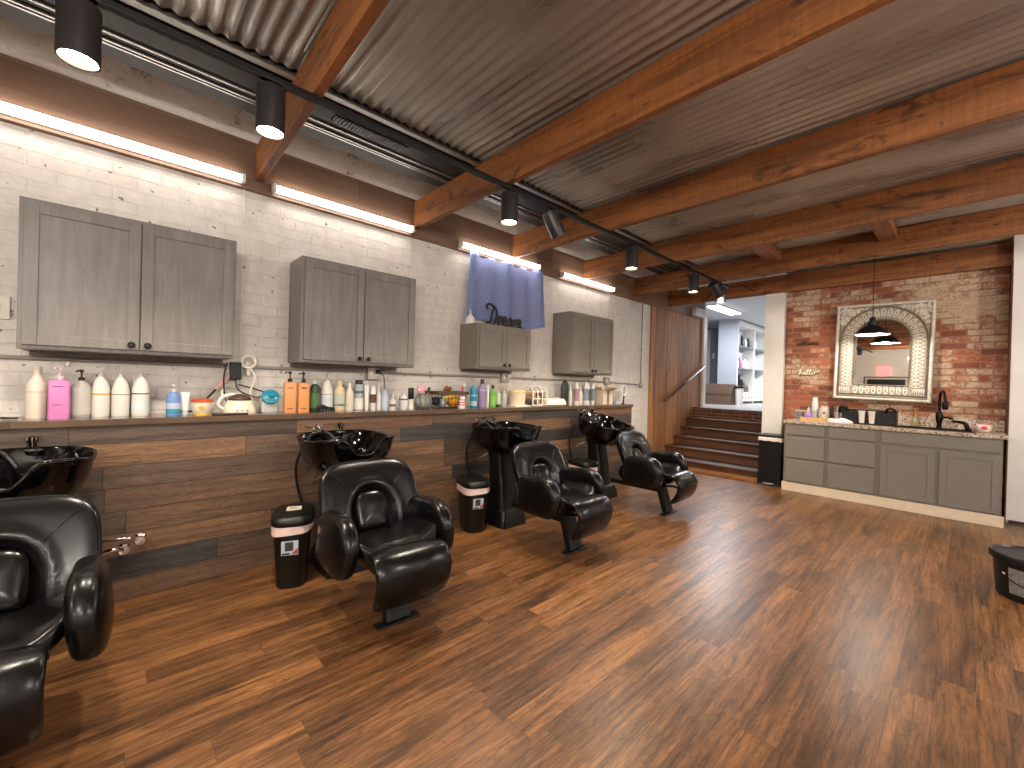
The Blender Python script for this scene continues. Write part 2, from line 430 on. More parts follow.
def ramp_val(nt, fac, a, b):
    n = N(nt, 'ShaderNodeMapRange'); n.inputs[1].default_value = a; n.inputs[2].default_value = b
    nt.links.new(fac, n.inputs[0]); return n.outputs[0]

M_wbrick, M_rbrick, M_granite, M_corr, M_frame, M_conc, M_sbrick = m_floorless()

# ------------------------------------------------------------ the room shell
sbox('floor', (0, -6.0, -0.1), (8.0, 8.4, 0.0), M_floor)
sbox('wall_left', (-0.2, -6.0, 0.0), (0.0, 6.58, 3.4), M_wbrick)
sbox('wall_left_upper', (-0.01, -6.0, 3.03), (0.048, 7.0, 3.33), M_conc)
sbox('wall_stair', (-0.2, 6.58, 0.0), (0.03, 8.6, 3.4), M_vert)
sbox('wall_brick', (1.84, 7.15, 0.0), (3.97, 7.3, 3.4), M_rbrick)
sbox('wall_pier', (1.585, 7.07, 0.0), (1.84, 8.7, 3.4), M_white)
sbox('wall_back_right', (3.97, 6.9, 0.0), (8.2, 7.1, 3.4), M_white)
sbox('wall_right', (8.0, -6.0, 0.0), (8.2, 6.9, 3.4), M_white)
sbox('wall_rear', (-0.2, -6.2, 0.0), (8.2, -6.0, 3.4), mat('cream_wall', lin(214, 204, 186), .7, var=.04))
sbox('trim_1', (0.0, -6.0, 2.683), (0.05, 8.6, 3.03), M_ledger)          # ledger board that carries the beams
sbox('trim_2', (0.02, 8.58, 0.94), (0.07, 8.72, 2.72), M_trimw)          # white door jamb
sbox('trim_3', (3.96, 6.895, 0.0), (3.972, 7.15, 2.76), mat('dark_brick_edge', lin(92, 56, 44), .8))
sbox('baseboard_back_right', (3.99, 6.885, 0.0), (8.0, 6.9, 0.03), mat('dark_base', lin(60, 44, 36), .6))
# corrugated ceiling: real waves, ridges running with the beams
def corrugated(name, x0, x1, y0, y1, z, amp=0.0085, pitch=0.068):
    bm = B(); n = int((y1-y0)/pitch*8); rows = []
    for i in range(n+1):
        y = y0+(y1-y0)*i/n; zz = z+amp*math.sin(2*PI*(y-y0)/pitch)
        rows.append((bm.verts.new((x0, y, zz)), bm.verts.new((x1, y, zz))))
    for a, b in zip(rows[:-1], rows[1:]): bm.faces.new((a[0], a[1], b[1], b[0]))
    return struct(name, bm, M_corr, smooth=True)
corrugated('ceiling', 2.58, 8.1, -6.1, 7.14, 3.026)
corrugated('ceiling_left', 1.06, 2.66, -6.1, 7.14, 3.030)
sbox('ceiling_deck', (-0.1, -6.1, 3.33), (1.2, 7.3, 3.39), M_duct)
sbox('ceiling_roof', (-0.2, -6.2, 3.4), (8.2, 7.3, 3.5), M_duct)
bm = B()
for yy in (-4.9, -2.4, 0.25, 1.62, 2.95, 4.2, 5.5, 6.6):
    for xx in (2.2, 3.4, 4.6): lathe(bm, [(0.0, -0.006), (0.008, -0.004), (0.009, 0.0)], (xx+.1*math.sin(yy*7), yy, 3.019), 8)
struct('trim_4', bm, M_galv)

# beams
beams = [(-4.55, -4.52, 'far behind the viewer over the room'), (-3.24, -3.21, 'second behind the viewer'), (-1.93, -1.9, 'behind the viewer, first one back'), (-0.62, -0.60, 'just behind the viewer'),
         (0.745, 0.655, 'nearest in view, steep at top left'), (2.055, 2.005, 'meeting the wall right of the second LED strip'),
         (3.33, 3.285, 'meeting the wall above the blue curtain'), (4.655, 4.605, 'meeting the wall above the last LED strip'), (5.955, 5.79, 'ending at the wooden stair wall corner'), (7.08, 7.03, 'dark one along the top of the red brick wall')]
for i, (ya, yb, d) in enumerate(beams):
    bm = B(); L = 7.95
    yb2 = ya+(yb-ya)*L/3.6
    th = 0.05
    x0 = 0.05
    vs = [bm.verts.new(q) for q in ((x0, ya, 2.757), (L, yb2, 2.757), (L, yb2+th, 2.757), (x0, ya+th, 2.757), (x0, ya, 3.012), (L, yb2, 3.012), (L, yb2+th, 3.012), (x0, ya+th, 3.012))]
    if i == 9:
        for v in vs: v.co.z -= 0.02
    for f in ((0, 1, 2, 3), (7, 6, 5, 4), (0, 4, 5, 1), (1, 5, 6, 2), (2, 6, 7, 3), (3, 7, 4, 0)): bm.faces.new([vs[k] for k in f])
    bmesh.ops.bevel(bm, geom=bm.edges[:], offset=0.003, segments=1, affect='EDGES')
    o = obj('ceiling_beam', bm, M_beam)
    tag(o, 'rough orange wooden ceiling beam, ' + d, 'beam', 'ceiling beams across the room')
for k, (xx, y0, y1, d) in enumerate(((3.0, 4.68, 5.86, 'behind the fourth beam on the right'), (1.95, 4.68, 5.88, 'near the track light end'))):
    bm = B(); box(bm, (xx, y0, 2.90), (xx+.14, y1, 3.01), 0.003)
    tag(obj('blocking_board', bm, M_beam_y), 'short wooden blocking board between two ceiling beams ' + d, 'beam')

# dark deck ridges, duct with grille, sheet trim
bm = B()
for xx in (0.592, 0.622, 0.692): box(bm, (xx, -6, 3.006), (xx+.012, 7.0, 3.0165), 0.002)
tag(obj('ceiling_rail', bm, M_galv), 'three thin bright metal rails under the dark air duct beside the left wall', 'rail')
t = thing('air_duct', 'long dark metal air duct under the ceiling with a slotted grille', 'duct', (0, 0, 0))
bm = B(); box(bm, (0.45, -6, 3.017), (0.875, 7.0, 3.2), 0.006); obj('duct_body', bm, M_duct, t)
bm = B(); box(bm, (0.76, 1.02, 3.007), (0.85, 1.54, 3.017), 0.002)
for k in range(22): box(bm, (0.768, 1.034+k*.023, 3.002), (0.842, 1.042+k*.023, 3.009))
obj('grille', bm, M_blackm, t)
bm = B(); box(bm, (1.02, -6, 2.99), (1.06, 7.0, 3.0), 0.002); box(bm, (1.02, -6, 2.99), (1.026, 7.0, 3.2))
tag(obj('edge_trim', bm, M_galv), 'bright metal edge trim where the corrugated ceiling stops', 'trim')

# ------------------------------------------------------------ stairs and the upper room
RI = 0.152
ys = [6.80, 7.17, 7.49, 7.75, 7.99]
t = thing('staircase', 'wide dark wooden staircase rising to the brick landing', 'stairs', (0, 0, 0))
for k, y in enumerate(ys):
    y1 = (ys+[8.24])[k+1]
    bm = B(); x1 = 1.63 if y < 7.06 else 1.583
    box(bm, (0.032, y, RI*k), (x1, y+.02, RI*(k+1)-.028)); box(bm, (0.032, y-.03, RI*(k+1)-.028), (x1 if x1 < 1.6 else 1.583, min(y1+.02, 8.24), RI*(k+1)), 0.006)
    if x1 > 1.6: box(bm, (1.583, y-.03, RI*(k+1)-.028), (x1, 7.066, RI*(k+1)), 0.004)
    if k == 0: box(bm, (0.05, y-.012, 0), (x1, y, .05), mi=1)
    obj('step', bm, [M_stair, M_vert], t)
sbox('trim_5', (0.032, 8.24, 0.0), (1.583, 8.4, 0.93), M_sbrick)
M_ufl = mat('grey_upper_floor', lin(150, 146, 142), 0.3, var=.08, scale=3)
bm = B(); box(bm, (0.032, 8.215, 0.93), (1.583, 8.45, 0.945), .004)
struct('trim_6', bm, mat('dark_nosing', lin(66, 44, 32), .5))
sbox('floor_upper', (-4.2, 8.4, 0.8), (5.0, 16.0, 0.94), M_ufl)
sbox('ceiling_upper', (-4.2, 7.3, 3.10), (5.0, 16.0, 3.2), mat('upper_ceiling', lin(206, 208, 212), .8, var=.02))
M_gw = mat('pale_grey_wall', lin(178, 182, 190), .7, var=.02)
M_gw2 = mat('mid_grey_wall', lin(140, 144, 152), .7, var=.02)
sbox('wall_upper_left', (-4.2, 8.7, .94), (-4.0, 13.0, 3.10), M_gw2)
sbox('wall_upper_front', (-4.2, 8.6, .94), (0.02, 8.72, 3.10), M_gw2)
sbox('wall_upper_front_right', (1.84, 8.6, .94), (5.0, 8.72, 3.10), M_gw2)
sbox('wall_upper_back', (-4.2, 13.0, .94), (-0.8, 13.1, 3.10), M_gw2)
sbox('wall_upper_corner', (-0.78, 11.5, .94), (-0.32, 11.55, 3.10), M_gw)
sbox('wall_upper_shelf', (-0.78, 11.55, .94), (-0.64, 16.0, 3.10), M_gw)
sbox('wall_upper_end', (-0.4, 15.9, .94), (5.0, 16.0, 3.10), M_gw)
sbox('wall_upper_right', (4.9, 8.7, .94), (5.0, 16.0, 3.10), M_gw)
bm = B(); box(bm, (-2.1, 12.97, .94), (-1.58, 13.0, 3.05), .004)
struct('door_1', bm, M_trimw)
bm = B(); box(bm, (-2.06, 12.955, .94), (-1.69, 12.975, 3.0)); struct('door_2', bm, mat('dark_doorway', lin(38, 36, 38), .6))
bm = B(); box(bm, (-1.52, 12.985, 2.2), (-1.44, 13.0, 2.36), .004); tag(obj('wall_switch', bm, M_trimw), 'small white wall switch beside the dark doorway upstairs', 'switch')
# ceiling panel light upstairs
for px, py, lab in ((-.07, 9.95, 'bright rectangular ceiling light just inside the upstairs room'), (1.35, 12.9, 'second rectangular ceiling light farther back upstairs, in front of the shelves')):
    t = thing('panel_light', lab, 'ceiling light', (px, py, 3.098), 0, 'ceiling lights upstairs')
    bm = B()
    for q in (-1, 1): box(bm, (q*.075-.045, -.66, -.045), (q*.075+.045, .66, -.02), .008)
    obj('diffuser', bm, mat('cool_tube', (1, 1, 1, 1), .4, emit=4, ecol=(.9, .95, 1, 1)), t)
    bm = B(); box(bm, (-.14, -.70, -.022), (.14, .70, 0), .004); obj('housing', bm, M_trimw, t)
    ld = bpy.data.lights.new('panel_glow', 'AREA'); ld.shape = 'RECTANGLE'; ld.size = .28; ld.size_y = 1.4; ld.energy = P_UP*(1 if py < 11 else 2.2); ld.color = (.86, .92, 1)
    lo = bpy.data.objects.new('panel_glow', ld); COL.objects.link(lo); lo.parent = t; lo.location = (0, 0, -.06)
# display shelving
t = thing('display_shelving', 'tall white built-in shelving with drawers in the upstairs room', 'shelves', (-0.62, 11.56, .94))
bm = B(); box(bm, (-.015, 0, 0), (0.0, 3.7, 2.1)); obj('back_panel', bm, mat('shelf_back', lin(196, 200, 208), .6, var=.02), t)
for y in (0.0, 1.22, 2.44, 3.66):
    bm = B(); box(bm, (0, y, 0), (.30, y+.05, 2.1), .003); obj('upright', bm, M_trimw, t)
bm = B(); box(bm, (0, 0, 2.0), (.32, 3.71, 2.13), .006); obj('cornice', bm, M_trimw, t)
for z in (.27, .90, 1.48):
    bm = B(); box(bm, (0, .05, z), (.28, 3.66, z+.03), .002); obj('shelf', bm, mat('grey_shelf', lin(120, 122, 128), .4) if z > .5 else M_trimw, t)
for k in range(6):
    y = .05+k*.605
    bm = B(); box(bm, (.28, y+.02, .06), (.305, y+.57, .26), .004); d = obj('drawer', bm, M_trimw, t)
    for q in (.17, .42):
        bm = B(); lathe(bm, [(0.001, -.0), (.014, .004), (.014, .022), (.001, .026)], (.305, y+q, .16), 8, M=Matrix.Rotation(PI/2, 4, 'Y'))
        obj('knob', bm, M_knob, d)
# products on the shelves (few pixels each)
cols = {1.51: [(236, 236, 238), (208, 212, 220), (60, 62, 70), (240, 240, 242), (60, 64, 72), (226, 228, 232), (238, 238, 240)],
        .93: [(226, 60, 78), (244, 232, 234), (214, 128, 150), (238, 238, 240), (240, 240, 244), (236, 236, 236), (150, 90, 120), (190, 180, 226), (214, 220, 236)],
        .30: [(50, 58, 110), (36, 38, 60), (40, 34, 40), (232, 232, 236), (112, 92, 82), (128, 108, 96), (150, 40, 44), (200, 120, 60), (236, 236, 238)]}
names = {1.51: 'top', .93: 'middle', .30: 'bottom'}
hue = lambda c: ('white' if min(c) > 200 else 'dark' if max(c) < 75 else 'red' if c[0] > 190 and c[1] < 90 else 'pink' if c[0] > 200 and c[1] > 100 and c[2] > 120 else 'navy' if c[2] > c[0]+30 and c[2] < 130 else 'lilac' if c[2] > 215 else 'brown' if c[0] < 160 else 'orange')
for z, cs in cols.items():
    n = len(cs)
    for k, c in enumerate(cs):
        y = .14+k*(1.55/n)*1.12; hgt = .2+.12*((k*37) % 5)/5; r = .05
        if z == .30 and k in (2,): hgt = .46; r = .1
        bm = B(); lathe(bm, [(r*.9, 0), (r, .01), (r, hgt*.7), (r*.5, hgt*.82), (r*.42, hgt), (0.0, hgt)], (-.62+.17, 11.56+y, .94+z), 10)
        o = obj('product_bottle', bm, mat('prod_%d_%d_%d' % c, lin(*c), .4), smooth=True, auto=40)
        tag(o, '%s bottle, number %d from the left on the %s upstairs shelf' % (hue(c), k+1, names[z]), 'bottle', 'products on the %s upstairs shelf' % names[z])
t = thing('cardboard_counter', 'brown cardboard box-like counter on the upper floor by the door jamb', 'box', (-.55, 10.75, .94))
bm = B(); box(bm, (-.62, -.2, 0), (.42, .25, .49), .006); obj('body', bm, mat('brown_board', lin(112, 86, 70), .7), t)
bm = B(); box(bm, (-.63, -.21, .24), (.43, -.2, .26)); box(bm, (-.28, -.21, .31), (-.22, -.2, .34), mi=1); obj('seam_tape', bm, [mat('tape', lin(96, 72, 58), .5), M_trimw], t)
t = thing('upstairs_waste_bin', 'small white bin with black lid right of the brown box upstairs', 'bin', (-.03, 10.9, .94))
bm = B(); lathe(bm, [(.07, 0), (.09, .4)], n=14); obj('body', bm, M_trimw, t, True, auto=40)
bm = B(); lathe(bm, [(.1, .4), (.1, .44), (0, .46)], n=14); obj('lid', bm, M_plast, t, True, auto=40)
# emergency light at the end of the wooden wall
t = thing('emergency_light', 'white boxy wall unit at the top end of the wooden stair wall', 'emergency light', (.032, 8.05, 2.72))
bm = B(); box(bm, (0, 0, -.02), (.10, .5, .13), .012); obj('housing', bm, M_trimw, t)
bm = B(); box(bm, (.10, .06, .02), (.106, .44, .10), .004); obj('lens_panel', bm, mat('grey_lens', lin(190, 196, 204), .3), t)
# handrail on the wooden wall
t = thing('handrail', 'brown wooden handrail sloping up the wooden stair wall', 'handrail', (0.03, 0, 0))
bm = B(); tube(bm, [(.075, 6.98, 1.09), (.075, 8.55, 1.735)], .022, 10); obj('rail', bm, mat('rail_wood', lin(92, 54, 36), .4), t, True)
for y in (7.3, 8.3):
    z = 1.09+(y-6.98)*.411; bm = B(); tube(bm, [(0.0, y, z-.06), (.06, y, z-.06), (.075, y, z-.02)], .008, 6); obj('bracket', bm, M_blackm, t)
bm = B(); box(bm, (0.0, 7.2, 2.0), (.004, 7.24, 2.06)); bm.free()

# ------------------------------------------------------------ half wall with ledge
t = thing('half_wall', 'low half wall clad in reclaimed dark and brown boards with a top ledge', 'wall', (0, 0, 0))
bm = B(); box(bm, (0.0, -6, 0), (.33, 5.53, 1.02)); obj('board_cladding', bm, M_pony, t)
bm = B(); box(bm, (0.0, -6, 1.02), (.345, 5.545, 1.06), .004); obj('ledge', bm, M_ledge, t)

# ------------------------------------------------------------ LED strips
M_led = mat('warm_led', (1, .93, .84, 1), .4, emit=P_STRIP, ecol=(1, .92, .83, 1))
for y0, y1, d in ((-0.62, .66, 'leftmost, above the first wall cabinet'), (.86, 2.02, 'second from the left, above the second wall cabinet'), (2.58, 3.74, 'third, above the blue curtain'), (4.18, 5.33, 'rightmost, farthest along the left wall'), (-2.3, -1.0, 'behind the viewer, beyond the left frame edge')):
    if y0 < -1: continue
    t = thing('led_strip', 'long glowing warm LED strip light, ' + d, 'strip light', (.05, (y0+y1)/2, 2.725), 0, 'LED strips along the left wall')
    h = (y1-y0)/2
    bm = B(); box(bm, (0, -h, -.02), (.016, h, .03), .003); obj('base_rail', bm, M_trimw, t)
    bm = B(); lathe(bm, [(.027, -h+.012), (.027, h-.012)], n=14, M=Matrix.Translation((.04, 0, .002)) @ Matrix.Rotation(-PI/2, 4, 'X')); obj('diffuser_tube', bm, M_led, t, True, auto=40)
    bm = B()
    for s in (-1, 1): box(bm, (.012, s*h-.012, -.028), (.07, s*h+.012, .032), .004)
    obj('end_cap', bm, M_trimw, t)
    if y1 > 0:
        bm = B(); tube(bm, [(-.03, h+.02, -.03), (-.036, h+.02, -1.28 if y1 < 2.5 else -.48 if y1 > 5 else -1.26)], .004, 6); obj('power_cord', bm, M_trimw, t)

# ------------------------------------------------------------ track with cans
M_glow = mat('warm_lamp_face', (1, .9, .75, 1), .4, emit=22, ecol=(1, .74, .42, 1))
M_glow_c = mat('neutral_lamp_face', (1, .97, .92, 1), .4, emit=26, ecol=(1, .93, .82, 1))
t = thing('light_track', 'long black track rail running under the ceiling beams', 'track', (1.36, 0, 2.735))
bm = B(); box(bm, (-.018, -5.5, -.012), (.018, 6.25, .018), .003); obj('rail', bm, M_blackm, t)
bm = B(); tube(bm, catmull([(0, 6.25, .0), (.12, 6.4, .03), (.22, 6.42, -.02), (.25, 6.5, -.05)]), .006, 6); obj('cable', bm, M_blackm, t)

def can(loc, label, tilt=0.0, az=0.0, glow=None, power=P_SPOT, col=(1, .88, .72), spot=2.1, r=.062, L=.205, group='cans on the light track'):
    t = thing('track_light', label, 'spotlight', loc, az, group)
    bm = B(); tube(bm, [(0, 0, .0), (0, 0, -.05)], .012, 8); box(bm, (-.016, -.05, -.012), (.016, .05, 0), .003); obj('adapter', bm, M_blackm, t)
    R = Matrix.Translation((0, 0, -.045)) @ Matrix.Rotation(tilt, 4, 'X')
    bm = B(); lathe(bm, [(0, 0), (r*.96, 0), (r, -.006), (r, -L), (r*.9, -L), (r*.86, -L+.03)], n=28, M=R, cap=False); obj('can_body', bm, M_can, t, True, auto=40)
    bm = B(); lathe(bm, [(r*.87, -L+.014), (0.0, -L+.012)], n=28, M=R, cap=False); obj('lamp_face', bm, glow or M_glow, t)
    ld = bpy.data.lights.new('can_beam', 'SPOT'); ld.energy = power; ld.color = col; ld.spot_size = spot; ld.spot_blend = .6; ld.shadow_soft_size = .04
    lo = bpy.data.objects.new('can_beam', ld); COL.objects.link(lo); lo.parent = t
    lo.matrix_local = R @ Matrix.Translation((0, 0, -L-.004))
    return t
Z = 2.735
can((1.36, -.11, Z), 'large dark cylinder spotlight cut by the top left edge of the photo', glow=M_glow)
can((1.36, .53, Z), 'dark cylinder spotlight hanging in front of the steep near beam', glow=M_glow_c, col=(1, .9, .76))
can((1.36, 2.08, Z), 'dark cylinder spotlight below the second beam, pointing straight down')
can((1.36, 2.50, Z), 'tilted dark cylinder spotlight, the first tilted one, above the blue curtain', tilt=.55, az=-.25, col=(1, .86, .66))
can((1.36, 3.73, Z), 'cylinder spotlight pointing down above the last LED strip')
can((1.36, 5.13, Z), 'cylinder spotlight pointing down in front of the fifth beam')
can((1.36, 5.70, Z), 'tilted cylinder spotlight near the far end of the track', tilt=.85, az=-.2, glow=M_glow_c, power=P_SPOT*.5, spot=1.6)
can((1.36, 5.98, Z), 'cylinder spotlight at the very end of the track by the doorway', glow=M_glow_c, power=P_SPOT*.6)
for y in (-1.4, -2.9):
    can((1.36, y, Z), 'track spotlight behind the viewer at about %.0f metres back' % -y, group='spotlights behind the viewer')
for k, (x, y) in enumerate(((5.7, -3.4), (5.7, -.6), (5.7, 2.2), (5.7, 5.0), (2.6, -3.4), (4.3, -1.1))):  # unseen glowing globes, added to brighten ceiling and room
    t = thing('fill_globe', 'unseen globe added as fill light, ' + ('far behind on the right', 'right of the viewer', 'on the right past the viewer', 'on the right near the back wall', 'behind the viewer', 'just behind the viewer')[k], 'pendant lamp', (x, y, 3.01), 0, 'added fill globes out of view')
    bm = B(); tube(bm, [(0, 0, 0), (0, 0, -.5)], .005, 6); lathe(bm, [(.05, 0), (.05, -.02), (.0, -.025)], n=16); lathe(bm, [(.04, -.47), (.05, -.53), (.0, -.531)], n=16); obj('cord', bm, M_blackm, t)
    bm = B(); bmesh.ops.create_uvsphere(bm, u_segments=24, v_segments=14, radius=.14)
    for v in bm.verts: v.co.z -= .66
    obj('globe', bm, mat('fill_globe_glow', (1, .95, .9, 1), .3, emit=P_FILL/12.0, ecol=(1, .94, .87, 1)), t, True)

# ------------------------------------------------------------ wall cabinets
def shaker(bm, y0, y1, z0, z1, x, th=.02, fr=.055, mid=0):
    """door lying in a yz plane, facing +x, with recessed panel"""
    box(bm, (x, y0, z0), (x+th, y0+fr, z1), .002); box(bm, (x, y1-fr, z0), (x+th, y1, z1), .002)
    box(bm, (x, y0+fr, z0), (x+th, y1-fr, z0+fr), .002); box(bm, (x, y0+fr, z1-fr), (x+th, y1-fr, z1), .002)
    box(bm, (x, y0+fr-.002, z0+fr-.002), (x+th-.009, y1-fr+.002, z1-fr+.002))

def wall_cab(y0, y1, z0, z1, label, m):
    t = thing('wall_cabinet', label, 'cabinet', (0.003, (y0+y1)/2, z0), 0, 'grey cabinets on the white brick wall')
    h = (y1-y0)/2; H = z1-z0
    bm = B(); box(bm, (0, -h, 0), (.30, h, H), .003); obj('carcass', bm, m, t)
    bm = B(); box(bm, (.0, -h*.96, -.03), (.02, h*.96, 0), .002); obj('mounting_rail', bm, m, t)
    for s in (-1, 1):
        a, b = sorted((s*.003, s*(h-.018)))
        bm = B(); shaker(bm, a, b, .022, H-.022, .30); d = obj('door', bm, m, t)
        bm = B(); lathe(bm, [(.008, 0), (.008, .012), (.017, .016), (.018, .024), (.012, .03), (0, .031)], (.318, s*.036, .05), 16, M=Matrix.Rotation(PI/2, 4, 'Y')); obj('knob', bm, M_knob, d, True, auto=40)
    return t
wall_cab(-.36, .595, 1.435, 2.22, 'leftmost grey-stained two-door cabinet on the white brick wall, largest in view', M_cabw)
wall_cab(1.005, 1.95, 1.435, 2.22, 'second grey-stained two-door cabinet from the left, above the orange bottles', M_cabw)
wall_cab(2.66, 3.416, 1.458, 1.921, 'short taupe two-door cabinet below the blue curtain carrying the Dream sign', M_cab)
wall_cab(4.12, 5.035, 1.46, 2.23, 'rightmost taupe two-door cabinet on the white brick wall', M_cab)

# Dream sign, script strokes
def script(bm, strokes, scale, fn, r):
    for s in strokes: tube(bm, [fn(p[0]*scale, p[1]*scale) for p in catmull([(a, b, 0) for a, b in s], 6)], r, 7)
DREAM = [[(.2, 1.5), (.05, 1.75), (.25, 2.0), (.7, 1.95), (1.2, 1.6), (1.35, 1.0), (1.1, .3), (.6, 0), (.15, .05), (.1, .2), (.4, .2), (.62, .6), (.78, 1.3), (.95, 1.75)],
         [(1.45, .15), (1.65, .8), (1.72, 1.0), (1.75, .8), (1.95, .95), (2.1, .85)], [(1.66, .8), (1.6, .0)],
         [(2.0, .4), (2.4, .55), (2.5, .85), (2.3, .95), (2.1, .6), (2.15, .15), (2.4, .0), (2.7, .3)],
         [(3.3, .8), (3.05, .95), (2.8, .6), (2.8, .15), (3.0, 0), (3.25, .4), (3.35, .85), (3.3, .2), (3.45, .0), (3.6, .3)],
         [(3.6, .0), (3.7, .5), (3.75, .9), (3.78, .4), (4.0, .9), (4.12, .8), (4.1, .1)], [(4.1, .4), (4.35, .92), (4.5, .75), (4.45, .2), (4.6, .0), (4.8, .2)]]
bm = B(); script(bm, DREAM, .113, lambda a, b: (.17, 2.87+a, 1.935+b*.97), .0135)
script(bm, [[(-.3, .02), (.3, .0), (.7, .02)]], .113, lambda a, b: (.17, 2.87+a, 1.935+b), .0135)
tag(obj('script_sign', bm, mat('dark_sign_and_shadow', lin(38, 34, 36), .4), smooth=True), 'dark cut-out script sign reading Dream on the short cabinet', 'sign')
t = thing('nozzle_bottle', 'small white cone-tipped bottle on top of the short cabinet', 'bottle', (.12, 2.70, 1.921))
bm = B(); lathe(bm, [(.045, 0), (.05, .01), (.05, .05), (.03, .08)], n=16); obj('body', bm, M_trimw, t, True, auto=40)
bm = B(); lathe(bm, [(.03, .08), (.012, .10), (.005, .15), (0, .152)], n=12); obj('nozzle', bm, M_trimw, t, True, auto=40)

# blue curtain
bm = B(); ny, nz = 90, 24; g = []
for j in range(nz+1):
    s = j/nz; row = []
    for i in range(ny+1):
        q = i/ny; top = 2.69
        bot = 1.955+.06*q+.03*math.sin(q*7)
        zz = top+(bot-top)*s
        y = 2.71+q*(1.15+.09*s) - .03*s*(1-q)
        wv = (math.sin(q*29+.7*math.sin(s*2))*.6+math.sin(q*14+1.3+s)*.5)*(.024+.012*(1-s*.3))
        row.append(bm.verts.new((.055+wv, y, zz)))
    g.append(row)
for a, b in zip(g[:-1], g[1:]):
    for i in range(ny): bm.faces.new((a[i], a[i+1], b[i+1], b[i]))
bmesh.ops.solidify(bm, geom=bm.faces[:], thickness=.003)
tag(obj('curtain', bm, M_blue, smooth=True), 'blue cloth curtain hanging on the brick wall behind the Dream sign', 'curtain')

# conduit and outlets
t = thing('wall_conduit', 'thin grey conduit running along the brick wall under the cabinets', 'conduit', (0, 0, 0))
bm = B(); tube(bm, [(.014, -5.9, 1.41), (.014, 2.0, 1.385), (.014, 5.3, 1.375), (.014, 6.2, 1.35)], .012, 8); obj('pipe', bm, mat('grey_conduit', lin(150, 144, 138), .5), t, True)
bm = B()
for y in (-.2, .3, .95, 1.6, 2.3, 3.8, 4.9): box(bm, (.002, y, 1.35), (.012, y+.02, 1.42), .002)
obj('strap', bm, M_galv, t)
M_steel = mat('outlet_steel', lin(176, 172, 166), .35, metal=.7)
for y, z, d, plug in ((1.70, 1.372, 'below the second wall cabinet', 1), (3.29, 1.38, 'below the short cabinet', 1), (5.32, 1.39, 'at the end of the conduit below the last cabinet', 1), (.645, 1.352, 'below the right end of the first cabinet, crowded with plugs', 0)):
    t = thing('outlet_box', 'metal outlet box ' + d, 'outlet', (.002, y, z), 0, 'outlet boxes along the conduit')
    bm = B(); box(bm, (0, -.055, -.055), (.045, .055, .055), .008); obj('box', bm, M_steel, t)
    bm = B()
    for s in (-1, 1): lathe(bm, [(.019, 0), (.019, .004), (0, .005)], (.045, s*.025, 0), 12, M=Matrix.Rotation(PI/2, 4, 'Y'))
    obj('socket', bm, M_trimw, t)
    if plug:
        bm = B(); box(bm, (.048, .012, .0), (.075, .05, .035), .006); tube(bm, catmull([(.07, .03, .01), (.09, .07, -.02), (.07, .09, -.12), (.05, .095, -.25)]), .004, 6); obj('plug', bm, M_plast if y < 2 else M_trimw, t)
t = thing('light_switch', 'white switch plate at the left edge beside the first cabinet', 'switch', (0.003, -.46, 1.66))
bm = B(); box(bm, (0, -.04, -.06), (.012, .045, .07), .004); obj('plate', bm, M_trimw, t)
bm = B(); box(bm, (.012, -.01, -.02), (.02, .01, .02), .002); obj('toggle', bm, M_trimw, t)
# adapter with hanging curling wand and cables
t = thing('power_adapter', 'black power adapter plugged in under the first cabinet with looping cables', 'adapter', (.05, .645, 1.36))
bm = B(); box(bm, (0, -.035, -.065), (.05, .035, .06), .006); obj('brick', bm, M_plast, t)
bm = B(); tube(bm, catmull([(.03, .0, -.06), (.05, .02, -.14), (.05, .13, -.19), (.04, .19, -.16), (.03, .12, -.13), (.03, .02, -.10)]), .005, 6); tube(bm, catmull([(.02, -.05, .05), (.04, -.07, -.05), (.05, -.06, -.2), (.06, -.02, -.27)]), .005, 6); obj('black_cable', bm, M_plast, t)
bm = B(); tube(bm, catmull([(.03, .09, .02), (.05, .12, -.05), (.05, .09, -.15), (.05, .11, -.22)]), .006, 6); tube(bm, catmull([(.02, -.04, -.1), (.04, -.08, -.16), (.05, -.04, -.23), (.06, .0, -.27)]), .007, 6); obj('white_cable', bm, M_trimw, t)
t = thing('ring_holder', 'round white ring holder above the black power adapter', 'holder', (.05, .73, 1.425))
bm = B(); tube(bm, [(.0, 0.044*math.cos(a*PI/12), .044*math.sin(a*PI/12)) for a in range(24)], .0125, 8, closed=True); obj('ring', bm, M_trimw, t, True)
bm = B(); box(bm, (-.045, -.012, -.1), (.01, .012, -.055), .004); box(bm, (-.045, -.012, -.06), (-.03, .012, .0), .003); obj('stem', bm, M_trimw, t)
t = thing('curling_wand', 'curling wand with pink handle and thin black barrel leaning from the adapter to the ledge', 'hair tool', (.11, .41, 1.075))
bm = B(); tube(bm, [(0, 0, 0), (-.03, .13, .16)], .007, 8); tube(bm, [(0, -.10, .004), (0, 0, .0)], .006, 8); obj('barrel', bm, M_plast, t, True)
bm = B(); tube(bm, [(-.03, .12, .148), (-.05, .215, .262)], .017, 10); obj('handle', bm, mat('pink_handle', lin(232, 186, 176), .4), t, True)
bm = B(); tube(bm, catmull([(0, -.2, 0), (.01, -.25, .003), (.05, -.2, .004), (.02, -.1, .004), (0, -.04, .002)]), .004, 6); bm.free()
t = thing('eyeglasses', 'folded black eyeglasses or cord lying at the left end of the ledge', 'glasses', (.22, -.42, 1.062))
bm = B()
for s in (-1, 1): tube(bm, [(0.02*math.sin(k*PI/8), s*.035+.028*math.cos(k*PI/8), .006) for k in range(16)], .004, 6, closed=True)
tube(bm, [(0, -.06, .006), (-.05, -.2, .006)], .003, 6); tube(bm, [(0, .06, .006), (-.06, .0, .008), (-.06, -.1, .006)], .003, 6)
